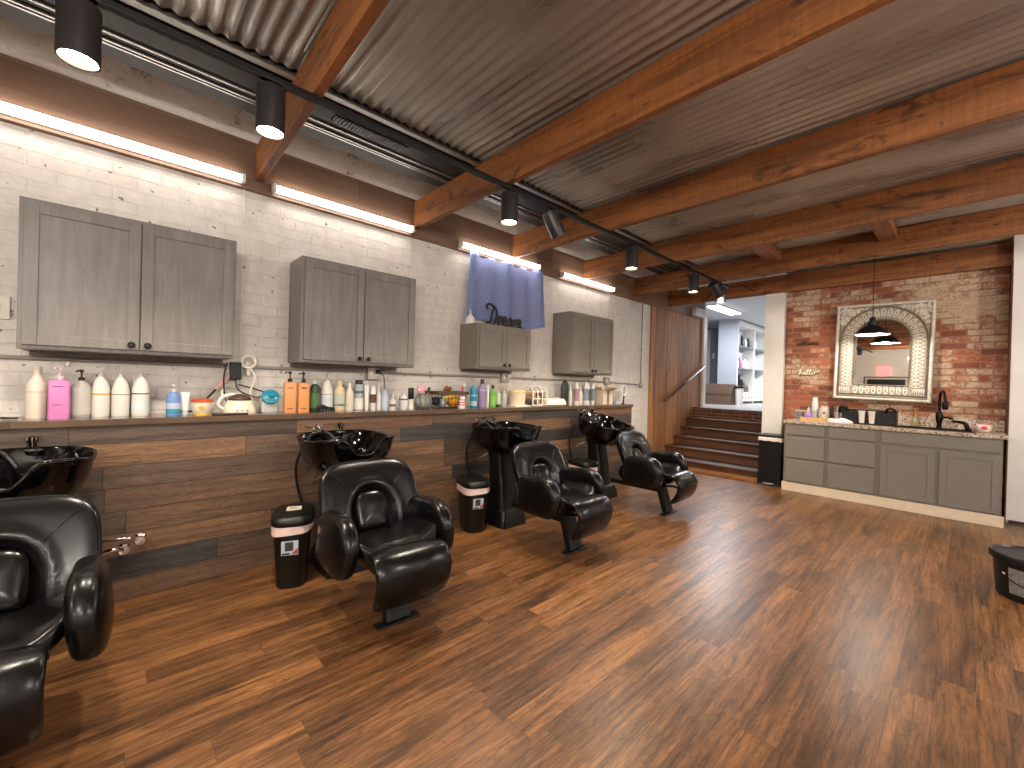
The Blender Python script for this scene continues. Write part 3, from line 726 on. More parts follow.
obj('frame', bm, M_plast, t)

# ------------------------------------------------------------ bottles on the ledge
ZL = 1.06
def C3(c): return sc(lin(*c), .82)
def pump(bm, z, r, h, ang=0.0):
    lathe(bm, [(r, z), (r, z+h*.28), (r*.6, z+h*.32), (r*.28, z+h*.34), (r*.28, z+h*.72), (r*.62, z+h*.74), (r*.62, z+h*.95), (r*.3, z+h)], n=14)
    d = Vector((math.cos(ang), math.sin(ang), 0)); p = Vector((0, 0, z+h*.88))
    tube(bm, [p, p+d*r*2.0, p+d*r*2.4+Vector((0, 0, -h*.12))], r*.27, 7)
GL = 'bottles and tools along the ledge'
def bottle(name, label, x, y, d, H, style, c, capc=None, band=None, label_rect=None, cat='bottle', rough=.35, trans=0, pang=-.6, group=GL, z=ZL):
    t = thing(name, label, cat, (x, y, z), 0, group)
    m = mat('bt_%d_%d_%d_%s' % (c[0], c[1], c[2], 'g' if trans else 'p'), C3(c), rough if not trans else .12, var=.04, trans=trans)
    mc = mat('bt_%d_%d_%d_p' % capc, C3(capc), .4, var=.04) if capc else m
    r = d/2; bm = B(); sq = 1.0; sx = sy = 1.0
    if style == 'litre':
        hb = H*.80; pr = [(r*.93, 0), (r, .008), (r, hb*.60), (r*.97, hb*.66), (r*.78, hb*.82), (r*.42, hb*.97), (r*.36, hb)]
    elif style == 'jug':
        hb = H*.84; pr = [(r*.93, 0), (r, .008), (r, hb*.66), (r*.9, hb*.8), (r*.5, hb*.93), (r*.42, hb)]
    elif style == 'square':
        hb = H*.74; sq = .38; pr = [(r*.92, 0), (r*.97, .006), (r*.97, hb*.93), (r*.9, hb*.97), (r*.4, hb)]; sx = .75
    elif style == 'shoulder':
        hb = H*.76; pr = [(r*.93, 0), (r, .008), (r, hb*.8), (r*.85, hb*.9), (r*.4, hb*.98), (r*.38, hb)]
    elif style == 'cyl':
        hb = H*.86; pr = [(r*.94, 0), (r, .006), (r, hb*.94), (r*.8, hb)]
    elif style == 'tube':
        hb = H; pr = None
    elif style == 'arch':
        hb = H; pr = [(r*.93, 0), (r, .01), (r, hb*.62), (r*.92, hb*.76), (r*.68, hb*.9), (r*.3, hb*.985), (0, hb)]; sx = .6
    elif style == 'cone':
        hb = H*.6; pr = [(r*.93, 0), (r, .006), (r, hb*.85), (r*.5, hb)]
    if style == 'tube':
        n = 20; rings = []
        for s in (0, .03, .3, .6, .9, 1.0):
            a = r*(.72+.28*s); bq = r*.62*(1-s)+.003
            rings.append([bm.verts.new((math.sin(2*PI*k/n)*bq, math.cos(2*PI*k/n)*a, .03+(H-.03)*s)) for k in range(n)])
        for A, Bq in zip(rings[:-1], rings[1:]):
            for k in range(n): bm.faces.new((A[k], A[(k+1) % n], Bq[(k+1) % n], Bq[k]))
        bm.faces.new(rings[0][::-1]); bm.faces.new(rings[-1])
        obj('body', bm, m, t, True, auto=50)
        bm = B(); lathe(bm, [(r*.62, 0), (r*.66, .003), (r*.66, .03), (r*.5, .032)], n=16); obj('cap', bm, mc, t, True, auto=40)
    else:
        lathe(bm, pr, n=28, sq=sq, sx=sx, sy=sy); obj('body', bm, m, t, True, auto=45)
        if capc:
            bm = B()
            if style in ('litre', 'square', 'shoulder'): pump(bm, hb-.002, r*.36, H-hb, pang); nm = 'pump'
            elif style == 'jug': lathe(bm, [(r*.46, hb-.004), (r*.46, H-.006), (r*.4, H), (0, H)], n=16); nm = 'cap'
            elif style == 'cyl': lathe(bm, [(r*.82, hb), (r*.82, H*.97), (r*.7, H), (0, H)], n=16); nm = 'cap'
            elif style == 'cone': lathe(bm, [(r*.5, hb), (r*.42, hb+.01), (r*.12, H), (0, H)], n=14); nm = 'nozzle'
            else: lathe(bm, [(r*.3, hb*.97), (r*.3, H+.01), (0, H+.012)], n=12); nm = 'cap'
            obj(nm, bm, mc, t, True, auto=40)
    if band:
        for (z0, z1, bc) in band:
            bm = B()
            if style == 'square':
                box(bm, (r*.70, -r*.55, z0*H), (r*.745, r*.35, z1*H)); obj('label', bm, mat('bt_%d_%d_%d_p' % bc, C3(bc), .5, var=.04), t); continue
            bm.free(); bm = B(); rr = r*(.97 if style == 'square' else 1.0)+.0007
            lathe(bm, [(rr-.002, z0*H), (rr, z0*H), (rr, z1*H), (rr-.002, z1*H)], n=28, sq=sq, sx=sx, cap=False)
            obj('label', bm, mat('bt_%d_%d_%d_p' % bc, C3(bc), .5, var=.04), t, True, auto=40)
    return t
CR = (236, 224, 206); WH = (238, 232, 222); BK = (30, 28, 28)
DRK = (70, 62, 66)
bottle('shampoo_bottle', 'big cream bottle with round cap, leftmost in the row below the first cabinet', .15, -.298, .084, .285, 'jug', CR, CR, [(.50, .52, (226, 196, 150))])
bottle('shampoo_bottle', 'tall pink square bottle with pump at the front of the ledge', .215, -.208, .088, .292, 'square', (222, 136, 196), (226, 200, 214), [(.60, .615, (110, 50, 90)), (.25, .27, (170, 90, 150))])
bottle('shampoo_bottle', 'silver grey bottle with black pump beside the pink bottle', .15, -.125, .081, .278, 'shoulder', (186, 180, 174), BK, [(.06, .62, (204, 200, 194))], rough=.28)
bottle('shampoo_bottle', 'white litre pump bottle with an orange stripe', .14, -.044, .081, .304, 'litre', WH, WH, [(.425, .455, (238, 168, 60))])
bottle('shampoo_bottle', 'white litre pump bottle with a broken dark stripe, between its two twins', .14, .043, .083, .303, 'litre', WH, WH, [(.425, .44, (120, 104, 112))])
bottle('shampoo_bottle', 'white litre pump bottle with a plum stripe, right of its twins', .14, .135, .086, .312, 'litre', WH, WH, [(.425, .45, (92, 68, 96)), (.10, .30, (226, 234, 236))])
bottle('spray_bottle', 'small blue spray bottle with teal liquid at the base', .20, .291, .074, .20, 'shoulder', (120, 150, 206), (232, 232, 238), [(.05, .2, (60, 150, 176)), (.22, .40, (190, 206, 226))], pang=-.3)
bottle('lotion_tube', 'white squeeze tube standing on its cap beside the blue spray bottle', .185, .353, .05, .148, 'tube', (236, 236, 234), (224, 224, 222), cat='tube')
bottle('shampoo_bottle', 'orange square bottle with black pump, left one of the pair', .19, .975, .086, .309, 'square', (240, 166, 106), BK, [(.58, .60, (120, 70, 50)), (.08, .10, (120, 70, 50))], pang=-2.2)
bottle('shampoo_bottle', 'orange square bottle with black pump, right one of the pair', .19, 1.07, .083, .305, 'square', (238, 160, 100), BK, [(.58, .62, (110, 66, 50)), (.08, .10, (120, 70, 50))], pang=-2.2)
bottle('shampoo_bottle', 'dark green pump bottle beside the orange pair', .155, 1.165, .078, .285, 'shoulder', (44, 66, 44), (232, 230, 224), [(.1, .5, (86, 120, 74))])
bottle('shampoo_bottle', 'white litre pump bottle behind the black claw clip', .15, 1.262, .088, .304, 'litre', WH, WH, [(.43, .445, (120, 120, 140)), (.15, .36, (222, 222, 228))])
bottle('shampoo_bottle', 'peach bottle with sage green label and pointed top', .15, 1.36, .086, .25, 'jug', (240, 212, 168), (240, 212, 168), [(.1, .56, (204, 212, 190)), (.16, .22, (90, 110, 90))])
bottle('shampoo_bottle', 'plain cream bottle with white cap, right of the peach bottle', .15, 1.443, .07, .227, 'jug', (238, 228, 208), (242, 238, 230))
bottle('shampoo_bottle', 'grey bottle with black cap and white lower label', .15, 1.522, .074, .254, 'cyl', (172, 178, 184), BK, [(.03, .4, (238, 234, 228)), (.56, .64, (90, 96, 110))])
bottle('lotion_tube', 'slim white tube with a small red mark, right of the grey bottle', .17, 1.583, .045, .213, 'tube', (240, 236, 230), (240, 236, 230), cat='tube')
bottle('lotion_tube', 'slim white bottle with a brown label', .17, 1.639, .048, .205, 'cyl', (240, 236, 228), (236, 230, 222), [(.3, .66, (110, 70, 56))])
bottle('applicator_bottle', 'slim white pointed bottle beside the brown-labelled one', .15, 1.699, .043, .232, 'cone', (240, 236, 230), (240, 236, 230))
bottle('spray_bottle', 'pale blue clear spray bottle with grey trigger top', .17, 1.747, .06, .224, 'shoulder', (190, 206, 226), (170, 172, 180), [(.1, .55, (206, 218, 234))])
bottle('applicator_bottle', 'small white dropper bottle in front of the pale blue spray', .215, 1.80, .056, .15, 'cone', (238, 234, 228), (238, 234, 228), [(.2, .34, (110, 100, 110))])
bottle('lotion_bottle', 'short white bottle standing alone left of the brush', .17, 1.93, .076, .165, 'shoulder', (238, 234, 228), (240, 238, 234), [(.5, .58, (90, 90, 96))])
bottle('spray_bottle', 'clear narrow bottle between the basket and the blue can', .15, 2.62, .04, .25, 'cyl', (226, 226, 222), (226, 226, 222), trans=.6)
bottle('spray_can', 'tall turquoise blue spray can with silver nozzle', .17, 2.731, .072, .30, 'shoulder', (42, 148, 184), (200, 200, 204), [(.06, .22, (196, 214, 224)), (.38, .44, (160, 206, 220))])
bottle('shampoo_bottle', 'lilac purple bottle with dark pump top', .17, 2.845, .088, .296, 'jug', (166, 142, 182), (62, 44, 66), [(.58, .62, (216, 200, 220))])
bottle('lotion_tube', 'narrow white tube tight against the lilac bottle', .19, 2.91, .026, .24, 'tube', (240, 238, 234), (240, 238, 234), cat='tube')
bottle('shampoo_bottle', 'bright green bottle with dark navy cap', .19, 2.975, .072, .236, 'jug', (116, 176, 76), (48, 56, 72), [(.06, .5, (140, 198, 90))])
bottle('spray_bottle', 'pale green clear bottle with black base, right of the bright green one', .17, 3.072, .055, .215, 'shoulder', (206, 224, 186), (236, 236, 228), [(.01, .12, (36, 40, 34))])
bottle('spray_bottle', 'small clear bottle with white top next to the beige canister', .17, 3.157, .06, .216, 'shoulder', (228, 224, 220), (240, 236, 230), trans=.4)
bottle('shampoo_bottle', 'dark green arched bottle below the last cabinet', .16, 4.205, .132, .318, 'arch', (40, 54, 48), None)
bottle('lotion_tube', 'tall plain cream tube right of the dark green arched bottle', .15, 4.335, .045, .296, 'cone', WH, WH, cat='tube')
bottle('hair_bottle', 'white bottle with mauve sleeve, first of the four sleeved bottles', .17, 4.435, .062, .290, 'cyl', WH, WH, [(.18, .72, (176, 140, 150))], group='sleeved bottles below the last cabinet')
bottle('applicator_bottle', 'tall plain white tapered bottle between the mauve and blue sleeved bottles', .15, 4.54, .055, .31, 'cone', WH, WH)
bottle('hair_bottle', 'white bottle with blue grey sleeve, between the mauve and slate ones', .17, 4.635, .066, .296, 'cyl', WH, WH, [(.18, .72, (150, 166, 180))], group='sleeved bottles below the last cabinet')
bottle('hair_bottle', 'white bottle with dark slate sleeve, third of the four sleeved bottles', .15, 4.71, .05, .285, 'cyl', WH, WH, [(.18, .72, (84, 88, 100))], group='sleeved bottles below the last cabinet')
bottle('hair_bottle', 'white bottle with slate blue sleeve, rightmost of the four sleeved bottles', .17, 4.79, .05, .296, 'cyl', WH, WH, [(.18, .72, (122, 140, 160))], group='sleeved bottles below the last cabinet')

# wax pot, wax warmer, jar, clip
t = thing('wax_pot', 'small white pot with orange red lid and yellow base on the ledge', 'pot', (.20, .44, ZL), 0, GL)
bm = B(); lathe(bm, [(.042, .012), (.05, .02), (.06, .085)], n=28); obj('body', bm, mat('pot_w', lin(240, 228, 204), .35), t, True, auto=40)
bm = B(); lathe(bm, [(.042, 0), (.044, .012), (.03, .013)], n=28); obj('base', bm, mat('pot_y', lin(232, 190, 70), .4), t, True, auto=40)
bm = B(); lathe(bm, [(.063, .083), (.064, .098), (.055, .104), (0, .106)], n=28); obj('lid', bm, mat('pot_r', lin(196, 84, 44), .35), t, True, auto=40)
bm = B(); lathe(bm, [(.016, 0), (.016, .002), (0, .003)], (.054, -.01, .048), 14, M=Matrix.Rotation(PI/2-.15, 4, 'Y')); obj('emblem', bm, mat('pot_e', lin(226, 150, 40), .4), t)
t = thing('wax_warmer', 'cream wax warmer with dark brown domed lid on the ledge', 'warmer', (.16, .66, ZL), 0, GL)
bm = B(); lathe(bm, [(.098, 0), (.10, .008), (.098, .03), (.074, .09), (.07, .094)], n=32, sy=1.0, sx=.95); obj('body', bm, mat('warm_c', lin(228, 218, 194), .35), t, True, auto=40)
bm = B(); lathe(bm, [(.072, .092), (.07, .108), (.05, .125), (.02, .134), (0, .135)], n=32); obj('lid', bm, mat('warm_l', lin(84, 62, 52), .3), t, True)
bm = B(); tube(bm, catmull([(.0, -.08, .02), (.0, -.125, .06), (0, -.10, .115), (0, -.03, .135)]), .011, 8); obj('handle', bm, M_trimw, t, True)
bm = B()
for k, (cx) in enumerate((-.03, .0, .03)): lathe(bm, [(.006, 0), (.006, .004), (0, .005)], (.094, cx, .025), 8, M=Matrix.Rotation(PI/2, 4, 'Y'))
obj('button', bm, mat('warm_b', lin(170, 70, 50), .4), t)
t = thing('spatula_tray', 'flat black tray in front of the wax warmer', 'tray', (.29, .585, ZL), 0, GL)
bm = B(); box(bm, (-.03, -.10, 0), (.03, .10, .012), .004); obj('tray', bm, M_plast, t)
t = thing('cotton_jar', 'clear square jar with round teal lid leaning back', 'jar', (.15, .845, ZL), 0, GL)
bm = B(); lathe(bm, [(.05, 0), (.056, .008), (.056, .085), (.042, .1)], n=24, sq=.5); obj('jar_body', bm, mat('jar_clear', lin(224, 226, 222), .2, trans=.35), t, True, auto=40)
bm = B(); lathe(bm, [(.044, .006), (.044, .05)], n=16); obj('contents', bm, M_trimw, t)
bm = B(); RM = Matrix.Translation((.045, 0, .115)) @ Matrix.Rotation(1.0, 4, 'Y'); lathe(bm, [(.05, -.015), (.058, -.008), (.058, .01), (.045, .018), (.016, .02), (.014, .032), (0, .034)], n=28, M=RM); obj('lid', bm, mat('teal_lid', lin(36, 128, 152), .25), t, True, auto=40)
t = thing('claw_clip', 'black hair claw clip lying in front of the white and green bottles', 'hair clip', (.27, 1.21, ZL), 0, GL)
bm = B(); tube(bm, catmull([(-.01, -.06, .03), (0, -.03, .045), (.0, .02, .028), (0, .06, .022)]), lambda q: .018-.008*q, 8)
for k in range(6): tube(bm, catmull([(.0, -.045+k*.02, .035), (.02, -.045+k*.02, .022), (.022, -.045+k*.02, .003)]), .009, 6)
obj('clip_body', bm, M_plast, t, True)
t = thing('hair_brush', 'black and white brush standing on its handle beside the dotted jar', 'brush', (.16, 2.01, ZL), 0, GL)
bm = B(); lathe(bm, [(.03, 0), (.032, .01), (.022, .06), (.018, .09)], n=14); obj('handle', bm, M_trimw, t, True, auto=40)
bm = B(); box(bm, (-.014, -.026, .085), (.016, .026, .195), .01); obj('head', bm, M_plast, t, True, auto=40)
t = thing('brush_jar', 'clear glass jar of combs and clips with a pink dotted top', 'jar', (.17, 2.14, ZL), 0, GL)
bm = B(); lathe(bm, [(.05, 0), (.075, .02), (.082, .07), (.07, .12), (.055, .14), (.05, .14), (.062, .118), (.074, .07), (.068, .024), (0, .012)], n=24, cap=False); obj('jar_body', bm, M_clear, t, True)
for k in range(7):
    a = k*.9; bm = B(); tube(bm, [(.03*math.cos(a), .03*math.sin(a), .015), (.04*math.cos(a+.4), .045*math.sin(a+.4), .15+.01*(k % 3))], .006, 6)
    obj('clip', bm, mat('clips%d' % (k % 3), [lin(196, 160, 70), lin(140, 120, 100), lin(60, 60, 70)][k % 3], .4), t)
bm = B(); pillow(bm, superout(.042, .042, 2.2, 24), .02, .02, lambda u, v, q: Vector((q, u-.03, v+.18)), rings=5)
o = obj('dotted_paddle', bm, mat('pink_pad', lin(240, 190, 200), .5), t, True)
bm = B()
for a, b in ((-.05, .2), (-.01, .2), (-.03, .175), (-.05, .16), (-.008, .165)): lathe(bm, [(.008, 0), (.008, .003), (0, .0035)], (.018, a, b), 8, M=Matrix.Rotation(PI/2, 4, 'Y'))
obj('dots', bm, mat('pink_dot', lin(214, 70, 110), .5), t)
bm = B(); tube(bm, [(-.02, .05, .02), (-.03, .075, .2)], .012, 7); obj('dark_handle', bm, M_plast, t)

# wire basket with wooden rim and its contents
t = thing('wire_basket', 'wire basket with a dark wooden rim on the ledge', 'basket', (.175, 2.40, ZL), 0, GL)
bm = B()
for lo, hi in (((.085, -.19, .135), (.10, .19, .165)), ((-.10, -.19, .135), (-.085, .19, .165)), ((-.10, -.19, .135), (.10, -.175, .165)), ((-.10, .175, .135), (.10, .19, .165))): box(bm, lo, hi, .003)
obj('wooden_rim', bm, mat('dark_rim', lin(86, 64, 48), .6), t)
bm = B()
for k in range(9):
    y = -.17+k*.0425
    tube(bm, [(.092, y, .15), (.075, y*.9, .004), (-.075, y*.9, .004), (-.092, y, .15)], .0022, 5)
for z, q in ((.05, .95), (.1, .98)):
    tube(bm, [(.08*q+.006, -.16*q-.015, z), (.08*q+.006, .16*q+.015, z), (-.08*q-.006, .16*q+.015, z), (-.08*q-.006, -.16*q-.015, z)], .0022, 5, closed=True)
obj('wires', bm, M_blackm, t)
for k, (dy, dz, r, c, lab) in enumerate(((.06, .075, .062, (240, 172, 40), 'yellow orange hair tie bundle filling the right of the wire basket'), (-.06, .05, .042, (196, 204, 220), 'blue and white roller in the wire basket, lower left'), (-.025, .09, .03, (226, 206, 96), 'small pale yellow sponge in the wire basket'), (-.13, .07, .045, (44, 44, 58), 'dark bundle at the left end of the wire basket'))):
    bm = B(); bmesh.ops.create_icosphere(bm, subdivisions=3, radius=r)
    for v in bm.verts:
        n = v.co.normalized(); v.co = v.co*(1+.10*math.sin(n.y*11+k)*math.sin(n.z*9)); v.co += Vector((.175, 2.40+dy, ZL+dz))
    tag(obj('hair_accessory', bm, mat('acc%d' % k, C3(c), .6, var=.2, scale=60), smooth=True), lab, 'accessory', 'things in the wire basket')
bm = B(); tube(bm, [(.0, .0, .0), (.0, .055, .0), (.02, .06, .01)], .02, 8); tube(bm, [(0, .02, .0), (-.01, .03, .03)], .014, 8)
for v in bm.verts: v.co += Vector((.10, 2.42, ZL+.186))
tag(obj('hair_clip', bm, mat('tort', lin(150, 92, 60), .3, var=.4, scale=40), smooth=True), 'brown tortoiseshell clip on the rim of the wire basket', 'hair clip')
bm = B(); tube(bm, [(.21, 2.545, ZL+.003), (.18, 2.58, ZL+.22)], .008, 7)
tag(obj('comb_handle', bm, mat('red_pink', lin(206, 60, 90), .4), smooth=True), 'thin pink red comb handle leaning right of the wire basket', 'comb')
bm = B(); lathe(bm, [(.034, 0), (.036, .01), (.036, .10), (.03, .115), (.0, .12)], (.24, 2.53, ZL), 18)
o = tag(obj('striped_jar', bm, mat('stripe_w', lin(236, 222, 216), .4), smooth=True, auto=40), 'small white jar with red stripes in front of the basket end', 'jar')
bm = B()
for z in (.03, .055, .08): lathe(bm, [(.0364, z), (.0368, z), (.0368, z+.01), (.0364, z+.01)], (.24, 2.53, ZL), 18, cap=False)
obj('stripes', bm, mat('stripe_r', lin(200, 84, 76), .4), o, True)

# beige canister, white wire rack, towel, crate, envelope, hand mirror
t = thing('canister', 'round beige lidded canister on the ledge below the short cabinet', 'canister', (.16, 3.37, ZL), 0, GL)
bm = B(); lathe(bm, [(.088, 0), (.09, .01), (.09, .15)], n=32); obj('body', bm, mat('beige_can', lin(226, 206, 176), .45), t, True, auto=40)
bm = B(); lathe(bm, [(.096, .15), (.096, .17), (.07, .188), (.02, .198), (0, .2)], n=32); obj('lid', bm, mat('beige_lid', lin(234, 206, 160), .45), t, True, auto=40)
bm = B(); box(bm, (-.11, -.13, 0), (.115, .12, .012), .004); obj('tray', bm, M_trimw, t)
t = thing('wire_rack', 'white wire rack holding small dark rolls right of the beige canister', 'rack', (.17, 3.66, ZL), 0, GL)
bm = B()
for y in (-.12, -.04, .04, .12):
    tube(bm, catmull([(.07, y, .004), (.07, y, .17), (.0, y, .215+.01*math.sin(y*30)), (-.07, y, .18), (-.07, y, .004)]), .008, 6)
for z in (.01, .085, .165): tube(bm, [(.07, -.125, z), (.07, .125, z)], .008, 6); tube(bm, [(-.07, -.125, z), (-.07, .125, z)], .008, 6)
obj('frame', bm, M_trimw, t, True)
for j in range(3):
    for k in range(3):
        bm = B(); lathe(bm, [(.0, -.06), (.026, -.06), (.026, .06), (0, .06)], n=12, M=Matrix.Rotation(PI/2, 4, 'Y'))
        for v in bm.verts: v.co += Vector((.165, 3.58+k*.08, ZL+.045+j*.05))
        tag(obj('roll', bm, mat('roll%d' % ((j+k) % 3), [lin(96, 84, 78), lin(170, 150, 136), lin(206, 170, 130)][(j+k) % 3], .6)), ['bottom', 'middle', 'top'][j]+' row roll, '+['left', 'centre', 'right'][k]+' one in the white wire rack', 'roll', 'rolls in the white wire rack')
bm = B(); pillow(bm, superout(.18, .10, 2.4, 40), .075, .012, lambda u, v, q: Vector((.19+v, 3.98+u, ZL+.013+max(-.012, q)+(.008*math.sin(u*60+v*30) if q > 0 else 0))), rings=8)
tag(obj('folded_towel', bm, mat('towel_white', lin(236, 230, 222), .9, bmp=.3, scale=40), smooth=True), 'crumpled white towel lying flat on the ledge left of the dark green bottle', 'towel')
t = thing('cardboard_box', 'open beige cardboard box with folded flaps near the end of the ledge', 'box', (.15, 5.07, ZL), 0, GL)
mb = mat('beige_card', lin(214, 198, 176), .7)
bm = B(); box(bm, (-.08, -.12, 0), (.08, .12, .19), .002); obj('body', bm, mb, t)
bm = B()
for M in (Matrix.Translation((.08, 0, .19)) @ Matrix.Rotation(-.5, 4, 'Y'),): box(bm, (0, -.12, 0), (.1, .12, .004), M=M)
for s in (-1, 1): box(bm, (-.08, 0, 0), (.08, .08, .004), M=Matrix.Translation((0, s*.12, .19)) @ Matrix.Rotation(.7*s, 4, 'X') @ Matrix.Rotation(0 if s > 0 else PI, 4, 'Z'))
box(bm, (-.084, -.12, .19), (-.08, .12, .27)); obj('flap', bm, mb, t)
bm = B(); box(bm, (.0795, -.03, .0), (.081, .03, .2)); obj('dark_slot', bm, mat('card_dark', lin(130, 112, 98), .7), t)
bm = B(); box(bm, (.05, 5.30, ZL), (.065, 5.47, ZL+.255), .002); tag(obj('paper_envelope', bm, mat('tan_paper', lin(226, 200, 172), .7)), 'flat tan paper bag leaning on the wall right of the cardboard box', 'paper bag')
bm = B(); lathe(bm, [(.035, 0), (.037, .01), (.037, .16), (.02, .19), (0, .195)], (.13, 5.46, ZL), 14); tag(obj('white_bottle', bm, mat('pblue', lin(214, 220, 228), .4), smooth=True, auto=40), 'pale bluish white bottle at the end of the ledge behind the hand mirror', 'bottle')
t = thing('hand_mirror', 'round hand mirror with black handle standing at the end of the ledge', 'mirror', (.24, 5.46, ZL))
bm = B(); tube(bm, [(.0, .055*math.cos(k*PI/12), .2+.075*math.sin(k*PI/12)) for k in range(24)], .009, 7, closed=True); obj('rim', bm, M_trimw, t, True)
bm = B(); lathe(bm, [(.0, -.002), (.053, -.002), (.053, .002), (0, .002)], n=24, sx=1.35, M=Matrix.Translation((0, 0, .2)) @ Matrix.Rotation(PI/2, 4, 'Y')); obj('glass', bm, mat('hm_glass', lin(206, 206, 204), .08, metal=.6), t)
bm = B(); tube(bm, [(0, -.02, .0), (0, 0, .128)], .011, 8); lathe(bm, [(.03, 0), (.03, .006), (.012, .012)], (0, -.02, 0), 14); obj('handle', bm, M_plast, t, True)

# ------------------------------------------------------------ shampoo chairs
def make_chair():
    t = thing('shampoo_chair', '', 'chair', (0, 0, 0))
    X0 = 1.25
    # backrest
    rec = math.radians(25)
    ax = Vector((-math.sin(rec), 0, math.cos(rec))); nx = Vector((math.cos(rec), 0, math.sin(rec)))
    org = Vector((1.10-X0, 0, .590))
    def q_of(u, v):
        v0 = v+.10
        return abs(u)/.128 if v0 < 0 else math.sqrt((u/.128)**2+(v0/.145)**2)
    def fb(u, v, q):
        d = 0.0
        if q > 0: d = -.045*(1-sstep(.86, 1.16, q_of(u, v)))+.010*math.exp(-((q_of(u, v)-1.25)/.18)**2)
        wing = .05*abs(u/.31)**2.2
        return org+ax*v+nx*(q+d+wing)+Vector((0, u, 0))
    bm = B(); pillow(bm, [(u*(1+.05*(-v/.25)), v) for u, v in superout(.305, .235, 3.6, 72)], .062, .055, fb, p=3.4, rings=20)
    bk = obj('backrest', bm, M_leather, t, True)
    bm = B(); pillow(bm, roundpoly([(-.103, -.2, .03), (.103, -.2, .03), (.103, .03, .085), (-.103, .03, .085)]), .034, .02, lambda u, v, q: org+ax*v+nx*(.022+q+.012)+Vector((0, u, 0)), p=2.4, rings=10)
    obj('lumbar_pad', bm, M_leather_s, bk, True)
    bm = B()
    for s in (-1, 1):
        pts = [fb(s*(.12+.14*k/8), .01+.17*k/8, .062) for k in range(1, 8)]
        tube(bm, [p-nx*.0010 for p in pts], .0022, 5)
    obj('seam', bm, M_leather_s, bk, True)
    # seat
    def fs(u, v, q):
        side = max(0.0, (abs(v)-.09)/.16)
        return Vector((u, v, .335+(u+.05)*.10+q+.10*side**2.0+.018*math.exp(-((u+.12)/.12)**2)))
    bm = B(); pillow(bm, superout(.285, .262, 4.5, 64), .075, .07, lambda u, v, q: fs(u+.07, v, q), p=3.2, rings=14)
    obj('seat', bm, M_leather, t, True)
    # arms
    arm_out = roundpoly([(-.09, .305, .05), (.33, .305, .075), (.375, .47, .07), (.28, .622, .115), (-.08, .578, .085)], 8)
    for s in (-1, 1):
        def fa(u, v, q, s=s):
            lean = (v-.45)*(-.08)
            bow = .02*math.sin((u+.1)/.5*PI)
            return Vector((u, s*(.28+q+lean+bow*.6), v))
        bm = B(); pillow(bm, arm_out, .058, .062, fa, p=3.2, rings=12)
        obj('armrest', bm, M_leather, t, True)
    # footrest, a curved visor pad
    path = catmull([(1.55-X0, 0, .39), (1.615-X0, 0, .42), (1.69-X0, 0, .415), (1.737-X0, 0, .365), (1.732-X0, 0, .292), (1.69-X0, 0, .208), (1.63-X0, 0, .15)], 8)
    Ls = [0]
    for a, b in zip(path[:-1], path[1:]): Ls.append(Ls[-1]+(b-a).length)
    T = Ls[-1]
    def ff(u, v, q):
        d = max(0, min(T, v+T/2)); j = 0
        while j < len(path)-2 and Ls[j+1] < d: j += 1
        k = (d-Ls[j])/max(1e-9, Ls[j+1]-Ls[j]); p = path[j].lerp(path[j+1], k); tg = (path[j+1]-path[j]).normalized()
        nrm = Vector((-tg.z, 0, tg.x))
        return p+nrm*q+Vector((0, u, 0))
    bm = B(); pillow(bm, superout(.212, T/2, 5.0, 72), .034, .03, ff, p=3.2, rings=18)
    obj('footrest', bm, M_leather, t, True)
    # steel: leg, foot plate, link bar
    bm = B(); MM = Matrix.Translation((1.54-X0, 0, 0)) @ Matrix.Rotation(math.radians(-18), 4, 'Y')
    box(bm, (-.028, -.07, .012), (.028, .07, .34), .006, M=MM); obj('leg', bm, M_blackm, t)
    bm = B(); box(bm, (1.505-X0, -.125, 0), (1.575-X0, .125, .014), .006); obj('foot_plate', bm, M_blackm, t)
    bm = B(); box(bm, (.87-X0, -.07, .215), (1.45-X0, .07, .262), .006); obj('link_bar', bm, M_blackm, t)
    bm = B(); tube(bm, catmull([(1.47-X0, .0, .27), (1.6-X0, .0, .29), (1.69-X0, 0, .25), (1.72-X0, 0, .22)]), .012, 8); obj('footrest_bracket', bm, M_blackm, t)
    return t
chair = make_chair()
place = [(-.325, -.04, 'nearest black leather shampoo chair, cut off by the left edge of the photo'), (1.18, -.04, 'second black leather shampoo chair, beside the bin with white paper on its lid'),
         (2.72, 0, 'third black leather shampoo chair, the middle one of those shown whole'), (4.285, .02, 'farthest black leather shampoo chair, closest to the stairs')]
for i, (y, rz, lab) in enumerate(place):
    o = chair if i == 0 else copy_tree(chair)
    o.location = (1.25, y, 0); o.rotation_euler = (0, 0, rz); tag(o, lab, 'chair', 'black shampoo chairs along the half wall')

